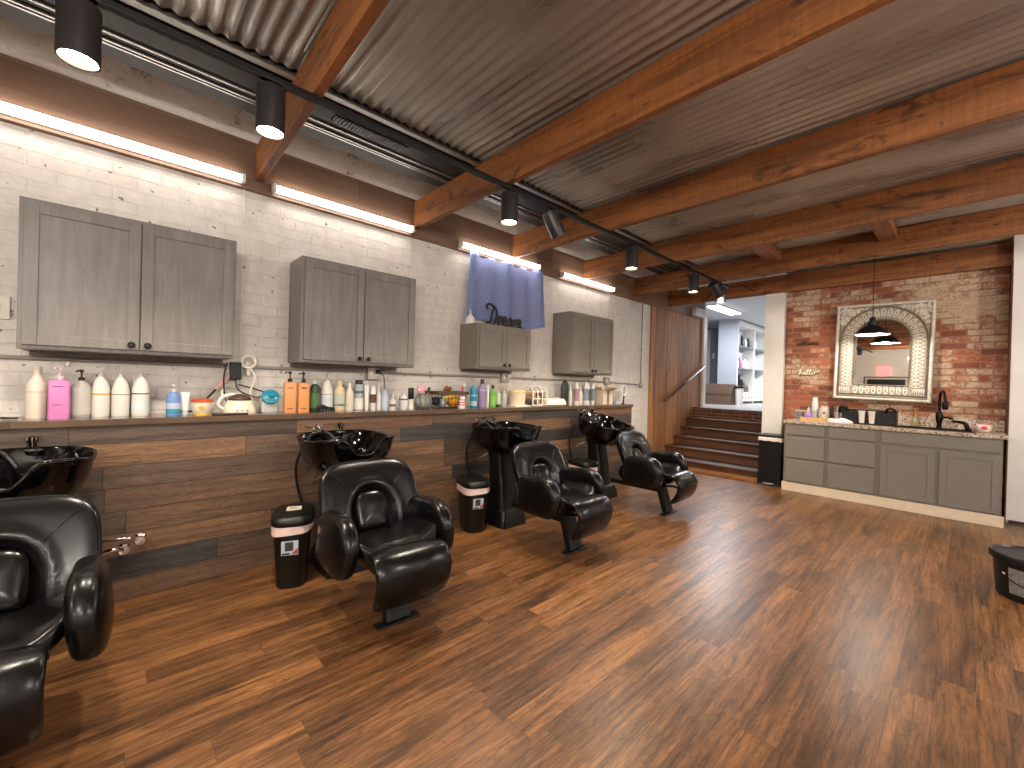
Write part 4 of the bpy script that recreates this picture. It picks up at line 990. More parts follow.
# ------------------------------------------------------------ shampoo basins
def make_basin(tilt):
    t = thing('shampoo_basin', '', 'shampoo basin', (0, 0, 0))
    n = 72
    C = Vector((.30, 0, 0))      # bowl centre, local x measured from wall side (.42 world)
    ZR = .915
    TM = Matrix.Translation((.25, 0, .72)) @ Matrix.Rotation(tilt, 4, 'Y') @ Matrix.Translation((-.25, 0, -.72))
    def rim(a):
        c, s = math.cos(a), math.sin(a); e = 2/2.7
        x = math.copysign(abs(c)**e, c)*.305; y = math.copysign(abs(s)**e, s)*.30
        fr = sstep(.3, 1.0, x/.315)
        notch = math.exp(-(y/.10)**4)*fr
        z = ZR+.03*fr*(1-notch)-.08*notch
        x += .02*fr*(1-.35*notch)
        return x, y, z
    def shell(prof):
        R = []
        for s, zf in prof:
            ring = []
            for k in range(n):
                x, y, z = rim(2*PI*k/n)
                cx = -.04*(1-s)
                zz = z+(.66-z)*zf
                ring.append((cx+x*s, y*s, zz))
            R.append(ring)
        return R
    prof = [(.22, 1.0), (.42, .97), (.66, .84), (.84, .6), (.93, .35), (.975, .1), (1.0, .02), (1.0, -.02), (.975, -.03), (.95, .0), (.91, .18), (.78, .45), (.55, .68), (.3, .78), (.08, .8)]
    bm = B(); R = [[bm.verts.new(TM @ (C+Vector(p))) for p in ring] for ring in shell(prof)]
    for a, b in zip(R[:-1], R[1:]):
        for k in range(n): bm.faces.new((a[k], a[(k+1) % n], b[(k+1) % n], b[k]))
    bm.faces.new(R[0][::-1]); bm.faces.new(R[-1])
    bowl = obj('bowl', bm, M_gloss, t, True)
    bm = B(); lathe(bm, [(.03, 0), (.03, .006), (.018, .008), (0, .008)], C+Vector((-.04, 0, .712)), 16, M=None); 
    for v in bm.verts: v.co = TM @ v.co
    obj('drain', bm, M_chrome, bowl, True, auto=40)
    # faucet block on the wall-side rim
    bm = B(); lathe(bm, [(.032, 0), (.034, .008), (.022, .012), (.022, .045), (.03, .05), (.03, .075), (0, .078)], (.035, .06, ZR-.01), 16)
    for v in bm.verts: v.co = TM @ v.co
    obj('vacuum_breaker', bm, M_chrome, t, True, auto=40)
    bm = B(); lathe(bm, [(.024, 0), (.024, .03), (.015, .035)], (.04, -.12, ZR-.01), 14); tube(bm, catmull([(.04, -.12, ZR+.02), (.05, -.12, ZR+.055), (.10, -.12, ZR+.06), (.15, -.11, ZR+.03)]), .012, 8); tube(bm, [(.04, -.12, ZR+.03), (.02, -.19, ZR+.05)], .006, 6)
    for v in bm.verts: v.co = TM @ v.co
    obj('faucet', bm, M_chrome, t, True, auto=40)
    bm = B(); tube(bm, catmull([(.13, -.2, ZR-.06), (.08, -.17, ZR-.01), (.06, -.05, ZR+.0), (.12, .02, ZR-.08)]), .011, 8); lathe(bm, [(.014, 0), (.02, .02), (.02, .06), (.012, .07)], (.15, -.22, ZR-.075), 12, M=Matrix.Rotation(1.2, 4, 'Y'))
    for v in bm.verts: v.co = TM @ v.co
    obj('spray_hose', bm, M_plast, t, True)
    # column and base
    bm = B(); pr = [(.62, .17), (.60, .3), (.46, .5), (.42, .66), (.40, .72)]
    secs = [(.13, .40, .125, .14), (.15, .40, .12, .17), (.17, .37, .105, .40), (.16, .33, .10, .60), (.12, .34, .11, .70)]
    R = []
    for x0, x1, hy, z in secs:
        q = []
        for k in range(24):
            a = 2*PI*k/24; c, s = math.cos(a), math.sin(a)
            q.append(bm.verts.new(((x0+x1)/2+math.copysign(abs(c)**.45, c)*(x1-x0)/2, math.copysign(abs(s)**.45, s)*hy, z)))
        R.append(q)
    for a, b in zip(R[:-1], R[1:]):
        for k in range(24): bm.faces.new((a[k], a[(k+1) % 24], b[(k+1) % 24], b[k]))
    bm.faces.new(R[0][::-1]); bm.faces.new(R[-1]); obj('column', bm, M_plast, t, True, auto=35)
    bm = B(); R = []
    for ex, z in ((0, 0), (.0, .02), (-.008, .09), (-.03, .145), (-.05, .155)):
        R.append([bm.verts.new(p) for p in ((.06-ex, -.16-ex, z), (.47+ex, -.16-ex, z), (.47+ex, .16+ex, z), (.06-ex, .16+ex, z))])
    for a, b in zip(R[:-1], R[1:]):
        for k in range(4): bm.faces.new((a[k], a[(k+1) % 4], b[(k+1) % 4], b[k]))
    bm.faces.new(R[0][::-1]); bm.faces.new(R[-1])
    bmesh.ops.bevel(bm, geom=[e for e in bm.edges if abs(e.verts[0].co.z-e.verts[1].co.z) > .001], offset=.03, segments=3, affect='EDGES')
    obj('base', bm, M_plast, t, True, auto=35)
    bm = B(); tube(bm, [(.16, -.05, .66), (.0, -.12, .55), (-.015, -.12, .545)], .009, 7); obj('support_rod', bm, M_galv, t, True)
    bm = B(); tube(bm, catmull([(.06, -.2, .84), (.02, -.24, .7), (.01, -.22, .52), (.05, -.16, .3)]), .009, 7); obj('water_hose', bm, M_plast, t, True)
    return t
b0 = make_basin(0.03)
b3 = make_basin(0.30)
bl = [(-.345, 'nearest glossy black shampoo basin, cut by the left edge of the photo'), (1.215, 'glossy black shampoo basin behind the second chair'), (2.745, 'glossy black shampoo basin on its pedestal behind the third chair'), (4.30, 'tilted glossy black shampoo basin, farthest along by the stairs')]
for i, (y, lab) in enumerate(bl):
    o = b3 if i == 3 else (b0 if i == 0 else copy_tree(b0))
    o.location = (.362, y, 0); tag(o, lab, 'basin', 'black shampoo basins along the half wall')
# wall valve beside the first chair
t = thing('water_valve', 'chrome water valve with two short pipes on the boards beside the nearest chair', 'valve', (.33, .10, .35))
bm = B()
for dy, dz in ((-.03, -.04), (.04, .0)):
    lathe(bm, [(.032, 0), (.03, .006), (.014, .014), (.014, .04)], (0, dy, dz), 16, M=Matrix.Rotation(PI/2, 4, 'Y'))
    lathe(bm, [(.0, 0), (.024, .0), (.024, .02), (.0, .022)], (.04, dy, dz), 12, M=Matrix.Rotation(PI/2, 4, 'Y'))
obj('valve_body', bm, M_chrome, t, True, auto=40)
bm = B(); tube(bm, catmull([(.045, .04, 0), (.07, -.02, .03), (.06, -.10, .035), (.05, -.14, .03)]), .009, 8); tube(bm, catmull([(.045, -.03, -.04), (.07, -.07, -.02), (.06, -.13, -.035)]), .014, 8); obj('pipe', bm, M_chrome, t, True)

# ------------------------------------------------------------ slim bins between the basins
M_liner_b = mat('black_liner', lin(28, 27, 27), .3)
def slim_bin(loc, rz, label, liner, note=False, logo=True):
    t = thing('waste_bin', label, 'bin', loc, rz, 'slim black bins beside the basins')
    E = 1.0
    bm = B(); lathe(bm, [(.088, 0), (.095, .012), (.118, .40), (.118, .405)], n=40, sq=.55, sx=1.4, sy=.95); obj('body', bm, M_plast, t, True, auto=40)
    bm = B(); lathe(bm, [(.127, .400), (.130, .405), (.130, .432), (.122, .452), (.10, .462), (.04, .466), (0, .466)], n=40, sq=.55, sx=1.4, sy=.97); lid = obj('lid', bm, M_plast, t, True, auto=50)
    bm = B(); n = 60; R = []
    for j, (r, z) in enumerate(((.119, .405), (.124, .398), (.125, .385), (.1245, .372))):
        ring = []
        for k in range(n):
            a = 2*PI*k/n; c, s = math.cos(a), math.sin(a); wv = 1+.012*math.sin(k*1.7+j)
            zz = z-(.016*(1+math.sin(a+2.6)) if j == 3 else 0)
            ring.append(bm.verts.new((math.copysign(abs(c)**.55, c)*r*1.4*wv, math.copysign(abs(s)**.55, s)*r*.97*wv, zz)))
        R.append(ring)
    for a, b in zip(R[:-1], R[1:]):
        for k in range(n): bm.faces.new((a[k], a[(k+1) % n], b[(k+1) % n], b[k]))
    obj('bag_edge', bm, liner, t, True)
    if logo:
        # product sticker: pale card, grey bin pictogram, red corner
        bm = B(); box(bm, (.148, -.055, .235), (.1505, .04, .325)); box(bm, (.1505, -.035, .262), (.1512, .012, .318), mi=1)
        bm2 = bm; vs = [bm2.verts.new(p) for p in ((.1515, .0, .24), (.1515, .038, .24), (.1515, .038, .28))]; f = bm2.faces.new(vs); f.material_index = 2
        box(bm, (.1505, -.05, .238), (.1513, -.005, .25), mi=1)
        for v in bm.verts: v.co.x += .0125-(.325-v.co.z)*.075; v.co.z -= .015
        s = obj('sticker', bm, [mat('sticker_w', lin(196, 204, 214), .4), mat('sticker_d', lin(60, 62, 70), .4), mat('sticker_r', lin(180, 66, 62), .4)], t)
    if note:
        bm = B(); box(bm, (-.045, -.04, .4665), (.045, .045, .4685)); 
        for k in range(3): box(bm, (-.03+k*.02, -.025, .4685), (-.022+k*.02, .02, .4689), mi=1)
        obj('paper_note', bm, [mat('note', lin(214, 204, 184), .6), mat('note_ink', lin(130, 118, 104), .6)], lid)
    return t
slim_bin((.66, .885, 0), -.35, 'slim black bin with white paper on its lid, left of the second chair', M_pinkbag, note=True)
slim_bin((.62, 2.40, 0), -.3, 'slim black bin with a pink bag edge, left of the third basin pedestal', M_pinkbag)
slim_bin((.64, 3.99, 0), -.25, 'slim black bin with a pale bag edge, half hidden behind the third chair', M_pinkbag, logo=False)

# ------------------------------------------------------------ black pedal bin by the stairs
t = thing('pedal_bin', 'tall black pedal bin with white bag edge between the stairs and the sink cabinets', 'bin', (1.80, 6.82, 0))
bm = B(); box(bm, (-.14, -.12, .02), (.14, .13, .62), .015); obj('body', bm, M_plast, t)
bm = B(); box(bm, (-.15, -.13, .66), (.15, .14, .70), .012); obj('lid', bm, M_plast, t)
bm = B(); n = 60; R = []
for j, (e, z) in enumerate(((0, .665), (.006, .655), (.008, .63), (.006, .61))):
    R.append([bm.verts.new((max(-1, min(1, 1.35*math.cos(2*PI*k/n)))*(.143+e+.003*math.sin(k*2.1+j)), .005+max(-1, min(1, 1.35*math.sin(2*PI*k/n)))*(.128+e+.003*math.sin(k*1.7)), z+.004*math.sin(k*1.3))) for k in range(n)])
for a, b in zip(R[:-1], R[1:]):
    for k in range(n): bm.faces.new((a[k], a[(k+1) % n], b[(k+1) % n], b[k]))
obj('bag_edge', bm, mat('white_bag', lin(226, 220, 212), .4), t, True)
bm = B(); box(bm, (-.07, -.165, .012), (.07, -.11, .03), .006); obj('pedal', bm, M_galv, t)
bm = B(); box(bm, (-.145, -.125, 0), (.145, .135, .022), .006); obj('base', bm, M_plast, t)

# ------------------------------------------------------------ sink cabinets
YF = 6.55; YB = 7.148; ZK = .115; ZT = .895
def front_y(bm, x0, x1, z0, z1, y, th=.018, rails=0.0):
    if rails:
        f = rails
        box(bm, (x0, y-th, z0), (x0+f, y, z1), .002); box(bm, (x1-f, y-th, z0), (x1, y, z1), .002)
        box(bm, (x0+f, y-th, z0), (x1-f, y, z0+f), .002); box(bm, (x0+f, y-th, z1-f), (x1-f, y, z1), .002)
        box(bm, (x0+f-.002, y-th+.008, z0+f-.002), (x1-f+.002, y, z1-f+.002))
    else: box(bm, (x0, y-th, z0), (x1, y, z1), .005)
for x0, x1, lab in ((2.012, 2.475, 'left three-drawer base cabinet, next to the black pedal bin'), (2.475, 2.965, 'second three-drawer base cabinet, between the left one and the sink doors')):
    t = thing('drawer_cabinet', 'taupe grey '+lab, 'cabinet', ((x0+x1)/2, YF, ZK), 0, 'base cabinets under the granite worktop'); h = (x1-x0)/2
    bm = B(); box(bm, (-h, 0, 0), (h, YB-YF, ZT-ZK), .002); obj('carcass', bm, M_cab, t)
    for z0, z1 in ((.018, .305), (.33, .60), (.632, .765)):
        bm = B(); front_y(bm, -h+.022, h-.022, z0, z1, 0); obj('drawer', bm, M_cab, t)
t = thing('sink_cabinet', 'taupe grey double-door sink base cabinet under the faucet', 'cabinet', (3.445, YF, ZK), 0, 'base cabinets under the granite worktop'); h = .48
bm = B(); box(bm, (-h, 0, 0), (h, YB-YF, .60), .002); box(bm, (-h, 0, .598), (h, .02, ZT-ZK)); box(bm, (-h, .019, .598), (-h+.02, YB-YF, ZT-ZK)); box(bm, (h-.02, .019, .598), (h, YB-YF, ZT-ZK)); obj('carcass', bm, M_cab, t)
for a, b in ((-.455, -.005), (.03, .465)):
    bm = B(); front_y(bm, a, b, .018, .60, 0, rails=.055); obj('door', bm, M_cab, t)
bm = B(); front_y(bm, -.455, .465, .632, .765, 0); obj('false_front', bm, M_cab, t)
bm = B(); box(bm, (1.995, YF-.005, 0), (3.945, YF+.012, ZK), .003); tag(obj('toe_kick', bm, M_kick), 'cream toe kick board under the sink cabinets', 'trim')
t = thing('worktop', 'speckled granite worktop with backsplash over the sink cabinets', 'worktop', (0, 0, 0))
bm = B(); sx0, sx1, sy0, sy1 = 3.12, 3.72, 6.66, 7.0
for lo, hi in (((1.995, YF-.03, ZT), (3.955, sy0, .93)), ((1.995, sy1, ZT), (3.955, YB, .93)), ((1.995, sy0, ZT), (sx0, sy1, .93)), ((sx1, sy0, ZT), (3.955, sy1, .93))): box(bm, lo, hi)
obj('slab', bm, M_granite, t)
bm = B(); box(bm, (1.995, YB-.02, .93), (3.955, YB, 1.055), .003); obj('backsplash', bm, M_granite, t)
t = thing('sink', 'black rectangular sink let into the granite worktop', 'sink', (3.42, 6.83, .93))
bm = B(); a, b = .32, .19
for lo, hi in (((-a, -b, -.18), (a, -b+.03, .008)), ((-a, b-.03, -.18), (a, b, .008)), ((-a, -b+.03, -.18), (-a+.03, b-.03, .008)), ((a-.03, -b+.03, -.18), (a, b-.03, .008)), ((-a+.03, -b+.03, -.18), (a-.03, b-.03, -.16))): box(bm, lo, hi, .002)
obj('bowl', bm, M_bronze, t)
# faucet
t = thing('kitchen_faucet', 'dark bronze gooseneck faucet at the sink', 'faucet', (3.45, 7.04, .93))
bm = B(); lathe(bm, [(.035, 0), (.035, .012), (.024, .02), (.021, .05), (.03, .09), (.034, .15), (.028, .18), (.018, .2)], n=20); obj('base', bm, M_bronze, t, True, auto=45)
bm = B(); tube(bm, catmull([(0, 0, .19), (0, -.005, .34), (.01, -.05, .425), (.03, -.12, .43), (.045, -.155, .36), (.048, -.16, .31)], 8), .014, 10); obj('gooseneck', bm, M_bronze, t, True)
bm = B(); lathe(bm, [(.017, 0), (.027, -.02), (.028, -.08), (.02, -.095), (0, -.096)], (.048, -.16, .32), 16); obj('spray_head', bm, M_bronze, t, True, auto=45)
bm = B(); tube(bm, [(.02, 0, .13), (.075, -.03, .135), (.11, -.05, .12)], .012, 8); obj('lever', bm, M_bronze, t, True)
t = thing('side_sprayer', 'black side sprayer lying right of the faucet', 'sprayer', (3.66, 6.96, .938))
bm = B(); tube(bm, catmull([(-.11, 0, .085), (-.05, -.01, .085), (.0, -.01, .065), (.02, 0, .0)]), lambda q: .012+.012*q, 8); lathe(bm, [(.03, 0), (.03, .008), (.02, .02)], (.02, 0, 0), 14); obj('sprayer', bm, M_bronze, t, True)
bm = B(); n = 24
lathe(bm, [(.03, 0), (.045, .005), (.06, .04), (.062, .085), (.057, .085), (.052, .04), (.03, .015), (0, .012)], n=24, cap=False)
t = thing('small_bowl', 'small white bowl with red fruit-like pattern at the right end of the worktop', 'bowl', (3.80, 6.93, .93))
obj('bowl', bm, mat('pink_bowl', lin(232, 214, 204), .3), t, True)
bm = B(); lathe(bm, [(.055, .07), (.05, .085), (.02, .093), (0, .094)], n=20); obj('contents', bm, mat('red_fill', lin(214, 84, 74), .5), t, True)
bm = B(); pillow(bm, superout(.026, .02, 2, 20), .004, .001, lambda u, v, q: Vector((u*.9, -.061-q, .048+v)), rings=4); obj('motif', bm, mat('red_motif', lin(206, 70, 66), .5), t, True)
t = thing('soap_dispenser', 'clear soap bottle with gold pump by the backsplash', 'soap bottle', (3.245, 7.06, .93))
bm = B(); lathe(bm, [(.03, 0), (.034, .01), (.034, .09), (.018, .11), (.014, .125)], n=18); obj('body', bm, mat('soap_clear', lin(206, 196, 150), .15, trans=.6), t, True, auto=40)
bm = B(); lathe(bm, [(.02, .12), (.02, .15), (.007, .152), (.007, .2), (.03, .204), (.032, .222), (.0, .23)], n=16); obj('pump', bm, mat('gold_pump', lin(196, 164, 90), .3, metal=.8), t, True, auto=40)
# black caddy with two white cups
t = thing('counter_caddy', 'long black plastic caddy on the worktop in front of the mirror', 'caddy', (2.83, 6.86, .93))
bm = B()
box(bm, (-.29, -.12, 0), (.30, .14, .012), .004); box(bm, (-.25, -.09, .012), (.27, -.08, .15), .004); box(bm, (-.25, .10, .012), (.27, .11, .18), .004)
box(bm, (-.25, -.09, .012), (-.24, .11, .165), .004); box(bm, (.26, -.09, .012), (.27, .11, .165), .004); box(bm, (.08, -.08, .012), (.09, .10, .14))
obj('tray', bm, M_plast, t)
bm = B(); box(bm, (-.31, -.05, .10), (-.23, .10, .19), .012, M=Matrix.Rotation(.1, 4, 'Y')); tube(bm, catmull([(.16, .02, .14), (.18, .0, .2), (.23, .0, .2), (.25, .02, .17)]), .012, 8); box(bm, (-.2, -.06, .03), (.06, .08, .155), .01); obj('black_contents', bm, M_bronze, t)
for k, dx in enumerate((-.045, .05)):
    t = thing('paper_cup', ('left' if k == 0 else 'right')+' white cup hanging on the front of the black caddy', 'cup', (2.83+dx, 6.735, .95), 0, 'white cups on the black caddy')
    bm = B(); lathe(bm, [(.024, 0), (.033, .14), (.036, .145), (.036, .15), (.031, .15), (.022, .006), (0, .006)], n=20, cap=False); obj('cup', bm, M_trimw, t, True, auto=40)
# left group on the counter
bm = B()
for lo, hi in (((2.13, 6.80, .93), (2.47, 6.98, .94)), ((2.13, 6.80, .94), (2.47, 6.81, .972)), ((2.13, 6.97, .94), (2.47, 6.98, .972)), ((2.13, 6.81, .94), (2.14, 6.97, .972)), ((2.46, 6.81, .94), (2.47, 6.97, .972))): box(bm, lo, hi, .001)
tag(obj('wooden_tray', bm, mat('tray_wood', lin(206, 160, 104), .5, var=.15)), 'light wooden tray at the left end of the granite worktop', 'tray')
bm = B(); pillow(bm, roundpoly([(-.055, -.03, .02), (.055, -.035, .02), (.04, .035, .02), (-.03, .04, .02)]), .03, .03, lambda u, v, q: Vector((2.21+u, 6.845+q, .985+v)), rings=6)
tag(obj('purple_pack', bm, mat('purple', lin(146, 104, 196), .4), smooth=True), 'small purple packet in the wooden tray', 'packet')
ZC = .94
bottle('spray_can', 'tall white can with grey lower half in the wooden tray', 2.27, 6.91, .072, .30, 'cyl', (232, 228, 224), (238, 236, 232), [(.04, .42, (196, 192, 194))], group='toiletries on the wooden tray', z=ZC)
bottle('lotion_bottle', 'small white bottle with grey top at the left of the wooden tray', 2.20, 6.93, .05, .20, 'jug', (228, 222, 218), (120, 112, 112), group='toiletries on the wooden tray', z=ZC)
bottle('coffee_cup', 'white wide canister with a small dark emblem in the wooden tray', 2.375, 6.88, .10, .19, 'cyl', (230, 222, 208), (220, 212, 198), None, group='toiletries on the wooden tray', z=ZC, cat='canister')
bm = B(); lathe(bm, [(.013, 0), (.013, .002), (0, .0025)], (2.375+.012, 6.828, ZC+.10), 6, M=Matrix.Rotation(PI/2, 4, 'X')); 
tag(obj('emblem_disc', bm, M_plast), 'dark emblem sticker on the wide white canister', 'sticker')
bottle('hair_spray', 'slim black bottle between the white canister and the white tube', 2.46-.01, 6.93, .045, .20, 'cyl', BK, BK, group='toiletries on the wooden tray', z=ZC)
bottle('lotion_tube', 'white tapered tube with a dark emblem on the worktop right of the tray', 2.52, 6.92, .085, .21, 'tube', (236, 232, 228), (226, 222, 218), cat='tube', z=.93, group='toiletries on the wooden tray')
bm = B(); pillow(bm, superout(.13, .07, 2.6, 40), .05, .008, lambda u, v, q: Vector((2.585+u, 6.65+v, .9385+max(-.008, q)+(.008*math.sin(u*45+v*20) if q > 0 else 0))), rings=7)
tag(obj('hand_towel', bm, mat('counter_towel', lin(232, 232, 234), .9, bmp=.3, scale=40), smooth=True), 'folded white hand towel on the front of the granite worktop', 'towel')
bm = B(); lathe(bm, [(.04, 0), (.045, .01), (.045, .1), (.038, .1), (.036, .012), (0, .012)], (2.09, 6.98, .93), 18, cap=False)
tag(obj('glass_jar', bm, M_clear, smooth=True), 'small clear glass jar at the left end of the worktop', 'jar')

# ------------------------------------------------------------ arched mirror
t = thing('arched_mirror', 'large square mirror with arched opening and distressed cream relief frame on red brick', 'mirror', (2.915, 7.10, 1.845))
t.rotation_euler = (0, .018, 0)
W2, H2 = .475, .62
def arch(hw, zb, zs, n=28):
    """arched outline: straight sides from zb up to spring zs, half ellipse above"""
    o = [(-hw, zb), (hw, zb)]
    for k in range(5): o.append((hw, zb+(zs-zb)*(k+1)/5))
    for k in range(1, n): a = PI*k/n; o.append((hw*math.cos(a), zs+hw*math.sin(a)))
    for k in range(5): o.append((-hw, zs-(zs-zb)*k/5))
    return o
IH, IZB, IZS = .262, -.425, .145
inner = arch(IH, IZB, IZS)
def rectproj(p):
    c = Vector((0, -.1)); d = Vector(p)-c; s = min((W2/abs(d.x) if abs(d.x) > 1e-6 else 9), ((H2-c.y)/d.y if d.y > 1e-6 else (-H2-c.y)/d.y if d.y < -1e-6 else 9)); q = c+d*s; return (q.x, q.y)
# board with a real arched opening
pts_in = []
P = inner+[inner[0]]
for a, b in zip(P[:-1], P[1:]):
    for k in range(6): pts_in.append((a[0]+(b[0]-a[0])*k/6, a[1]+(b[1]-a[1])*k/6))
bm = B(); n = len(pts_in)
po = [rectproj(p) for p in pts_in]
yF, yBk = -.028, .045
fi = [bm.verts.new((p[0], yF, p[1])) for p in pts_in]; fo = [bm.verts.new((p[0], yF, p[1])) for p in po]
bi = [bm.verts.new((p[0], yBk, p[1])) for p in pts_in]; bo = [bm.verts.new((p[0], yBk, p[1])) for p in po]
for k in range(n):
    j = (k+1) % n
    bm.faces.new((fi[k], fi[j], fo[j], fo[k])); bm.faces.new((bi[k], bo[k], bo[j], bi[j]))
    bm.faces.new((fi[k], bi[k], bi[j], fi[j])); bm.faces.new((fo[k], fo[j], bo[j], bo[k]))
obj('frame_board', bm, mat('tan_recess', lin(172, 160, 140), .65, var=.3, scale=60, bmp=.3), t)
bm = B(); vs = [bm.verts.new((p[0]*1.02, 0.0, p[1])) for p in inner]; bm.faces.new(vs); vs2 = [bm.verts.new((p[0]*1.02, .006, p[1])) for p in inner]; bm.faces.new(vs2[::-1])
obj('mirror_glass', bm, M_glass, t)
bm = B()
per = []
step = .021
x = -W2+.022
while x < W2-.02: per += [(x, -H2+.022), (x, H2-.022)]; x += step
z = -H2+.022
while z < H2-.02: per += [(-W2+.022, z), (W2-.022, z)]; z += step
for k, (x, z) in enumerate(per):
    r = bmesh.ops.create_icosphere(bm, subdivisions=1, radius=.018)
    for v in r['verts']: v.co = Vector((v.co.x*1.15, v.co.y*.9, v.co.z*.8))+Vector((x, yF-.004, z))
obj('beaded_rim', bm, M_frame, t, True)
M_fd = mat('frame_dark_line', lin(112, 98, 84), .6)
bm = B()
oa = arch(.418, -.545, .145)
tube(bm, [(p[0], yF-.003, p[1]) for p in oa], .009, 6, closed=True)
tube(bm, [(p[0]*1.02, yF-.003, p[1]+(.0)) for p in arch(IH, IZB, IZS)], .011, 6, closed=True)
e = .43
tube(bm, [(-e, yF-.002, -.575), (e, yF-.002, -.575), (e, yF-.002, .575), (-e, yF-.002, .575)], .005, 6, closed=True)
obj('molding', bm, M_fd, t, True)
# tongue-shaped motifs round the arch and along the foot
bm = B(); mids = []
hw = .342
zb = -.50
for k in range(13): mids.append((hw, -.42+k*.047, 0.0))
for k in range(17): a = PI*(k+.5)/17; mids.append((hw*math.cos(a), .155+hw*math.sin(a), a))
for k in range(13): mids.append((-hw, -.42+k*.047, PI))
for k in range(9): mids.append((-.24+k*.06, -.487, -PI/2))
for x, z, a in mids:
    d = Vector((math.cos(a), math.sin(a))); s = Vector((-d.y, d.x))
    loop = []
    for k in range(12):
        q = 2*PI*k/12; u = d*(.048*math.cos(q))+s*(.0175*math.sin(q)*(1-.35*math.cos(q)))
        loop.append((x+u.x, yF-.001, z+u.y))
    tube(bm, loop, .0068, 5, closed=True)
    r = bmesh.ops.create_icosphere(bm, subdivisions=1, radius=.012)
    for v in r['verts']: v.co = v.co+Vector((x-d.x*.012, yF-.002, z-d.y*.012))
obj('tongue_relief', bm, M_frame, t, True)
rnd = random.Random(3)
for sgn in (-1, 1):
    bm = B()
    for k in range(190):
        x = rnd.uniform(.12, .43); z = rnd.uniform(.26, .565)
        if (x/.43)**2+((z-.145)/.43)**2 < 1.08: continue
        a = rnd.uniform(0, 6.28); R = rnd.uniform(.014, .026)
        tube(bm, [(sgn*x+R*(1-q/9*.7)*math.cos(a+q*.62), yF-.002, z+R*(1-q/9*.7)*math.sin(a+q*.62)) for q in range(9)], .0066, 5)
    obj('leaf_relief', bm, M_frame, t, True)
    bm = B()
    for k in range(6): tube(bm, [(sgn*(.30+.02*k), yF-.001, -.535), (sgn*(.315+.018*k), yF-.001, -.455)], .0055, 5)
    tube(bm, [(sgn*.30, yF-.001, -.54), (sgn*.415, yF-.001, -.54)], .0055, 5)
    obj('leaf_relief', bm, M_frame, t, True)

# script words on the brick
HELLO = [[(0, .1), (.25, .7), (.45, 1.5), (.35, 1.75), (.22, 1.4), (.2, 0), (.3, .6), (.55, .75), (.62, .4), (.65, 0), (.85, .2)],
         [(.85, .2), (1.2, .5), (1.25, .75), (1.05, .75), (.98, .3), (1.15, 0), (1.4, .2)], [(1.4, .2), (1.7, 1.2), (1.72, 1.75), (1.55, 1.5), (1.52, .4), (1.65, 0), (1.85, .2)],
         [(1.85, .2), (2.15, 1.2), (2.18, 1.75), (2.0, 1.5), (1.97, .4), (2.1, 0), (2.3, .2)], [(2.6, .75), (2.35, .5), (2.4, .05), (2.7, 0), (2.85, .4), (2.65, .75), (2.8, .65), (3.3, .85), (3.7, 1.1)]]
bm = B(); script(bm, HELLO, .066, lambda a, b: (2.02+a*1.0, 7.126, 1.555+b*.62), .0066)
hs = tag(obj('hello_sign', bm, mat('pale_wood_sign', lin(250, 232, 204), .5), smooth=True), 'pale script sign reading hello on the brick left of the mirror', 'sign')
bm = B(); script(bm, HELLO, .066, lambda a, b: (2.02+a*1.0, 7.140, 1.552+b*.62), .011); obj('shadow_strokes', bm, mat('dark_sign_and_shadow', lin(38, 34, 36), .4), hs, True)  # wider dark strokes behind the letters draw in their shadow outline
WELC = [[(0, .7), (.1, .1), (.3, .6), (.5, .1), (.65, .75)], [(.75, .35), (1.05, .5), (.95, .75), (.8, .4), (.95, .05), (1.15, .15)], [(1.15, .15), (1.4, 1.2), (1.3, 1.3), (1.27, .2), (1.45, .1)], [(1.8, .65), (1.6, .65), (1.55, .2), (1.8, .05)], [(2.1, .7), (1.95, .4), (2.1, .05), (2.3, .35), (2.1, .7)], [(2.4, .05), (2.45, .7), (2.5, .4), (2.7, .7), (2.75, .1), (2.8, .5), (3.0, .7), (3.08, .1)], [(3.15, .35), (3.45, .5), (3.35, .75), (3.2, .4), (3.35, .05), (3.6, .2)]]
bm = B(); script(bm, WELC, .072, lambda a, b: (1.985+a, 7.126, 1.965+b*.75), .007)
tag(obj('welcome_sign', bm, mat('brown_sign', lin(88, 58, 44), .6), smooth=True), 'dark brown script word on the brick above the pale hello sign', 'sign')

# ------------------------------------------------------------ pendant over the worktop
t = thing('pendant_lamp', 'black metal pendant lamp hanging in front of the mirror', 'pendant lamp', (2.888, 6.50, 3.01))
zz = 2.005-3.01
bm = B(); tube(bm, [(0, 0, 0), (0, 0, zz+.21)], .004, 6); lathe(bm, [(.05, 0), (.05, -.02), (.015, -.03)], n=16); obj('cord', bm, M_blackm, t, True, auto=40)
bm = B(); lathe(bm, [(.158, zz), (.155, zz+.012), (.135, zz+.045), (.095, zz+.085), (.052, zz+.108), (.045, zz+.11), (.045, zz+.15), (.03, zz+.16), (.026, zz+.20), (.008, zz+.212), (.008, zz+.21)], n=40, cap=False); o = obj('shade', bm, M_blackm, t, True, auto=45)
bm = B(); lathe(bm, [(.156, zz+.002), (.132, zz+.043), (.092, zz+.082), (.0, zz+.098)], n=40, cap=False); obj('shade_lining', bm, mat('white_enamel', lin(240, 240, 238), .3), t, True)
bm = B(); lathe(bm, [(.0, zz+.03), (.03, zz+.04), (.036, zz+.06), (.02, zz+.085), (.018, zz+.098)], n=18); obj('bulb', bm, mat('bulb', (1, .98, .95, 1), .3, emit=14, ecol=(1, .93, .84, 1)), t, True)
bm = B()
for s in (-1, 1): tube(bm, [(s*.045, 0, zz+.14), (s*.075, 0, zz+.135), (s*.075, 0, zz+.10)], .006, 6)
obj('bracket', bm, M_blackm, t)
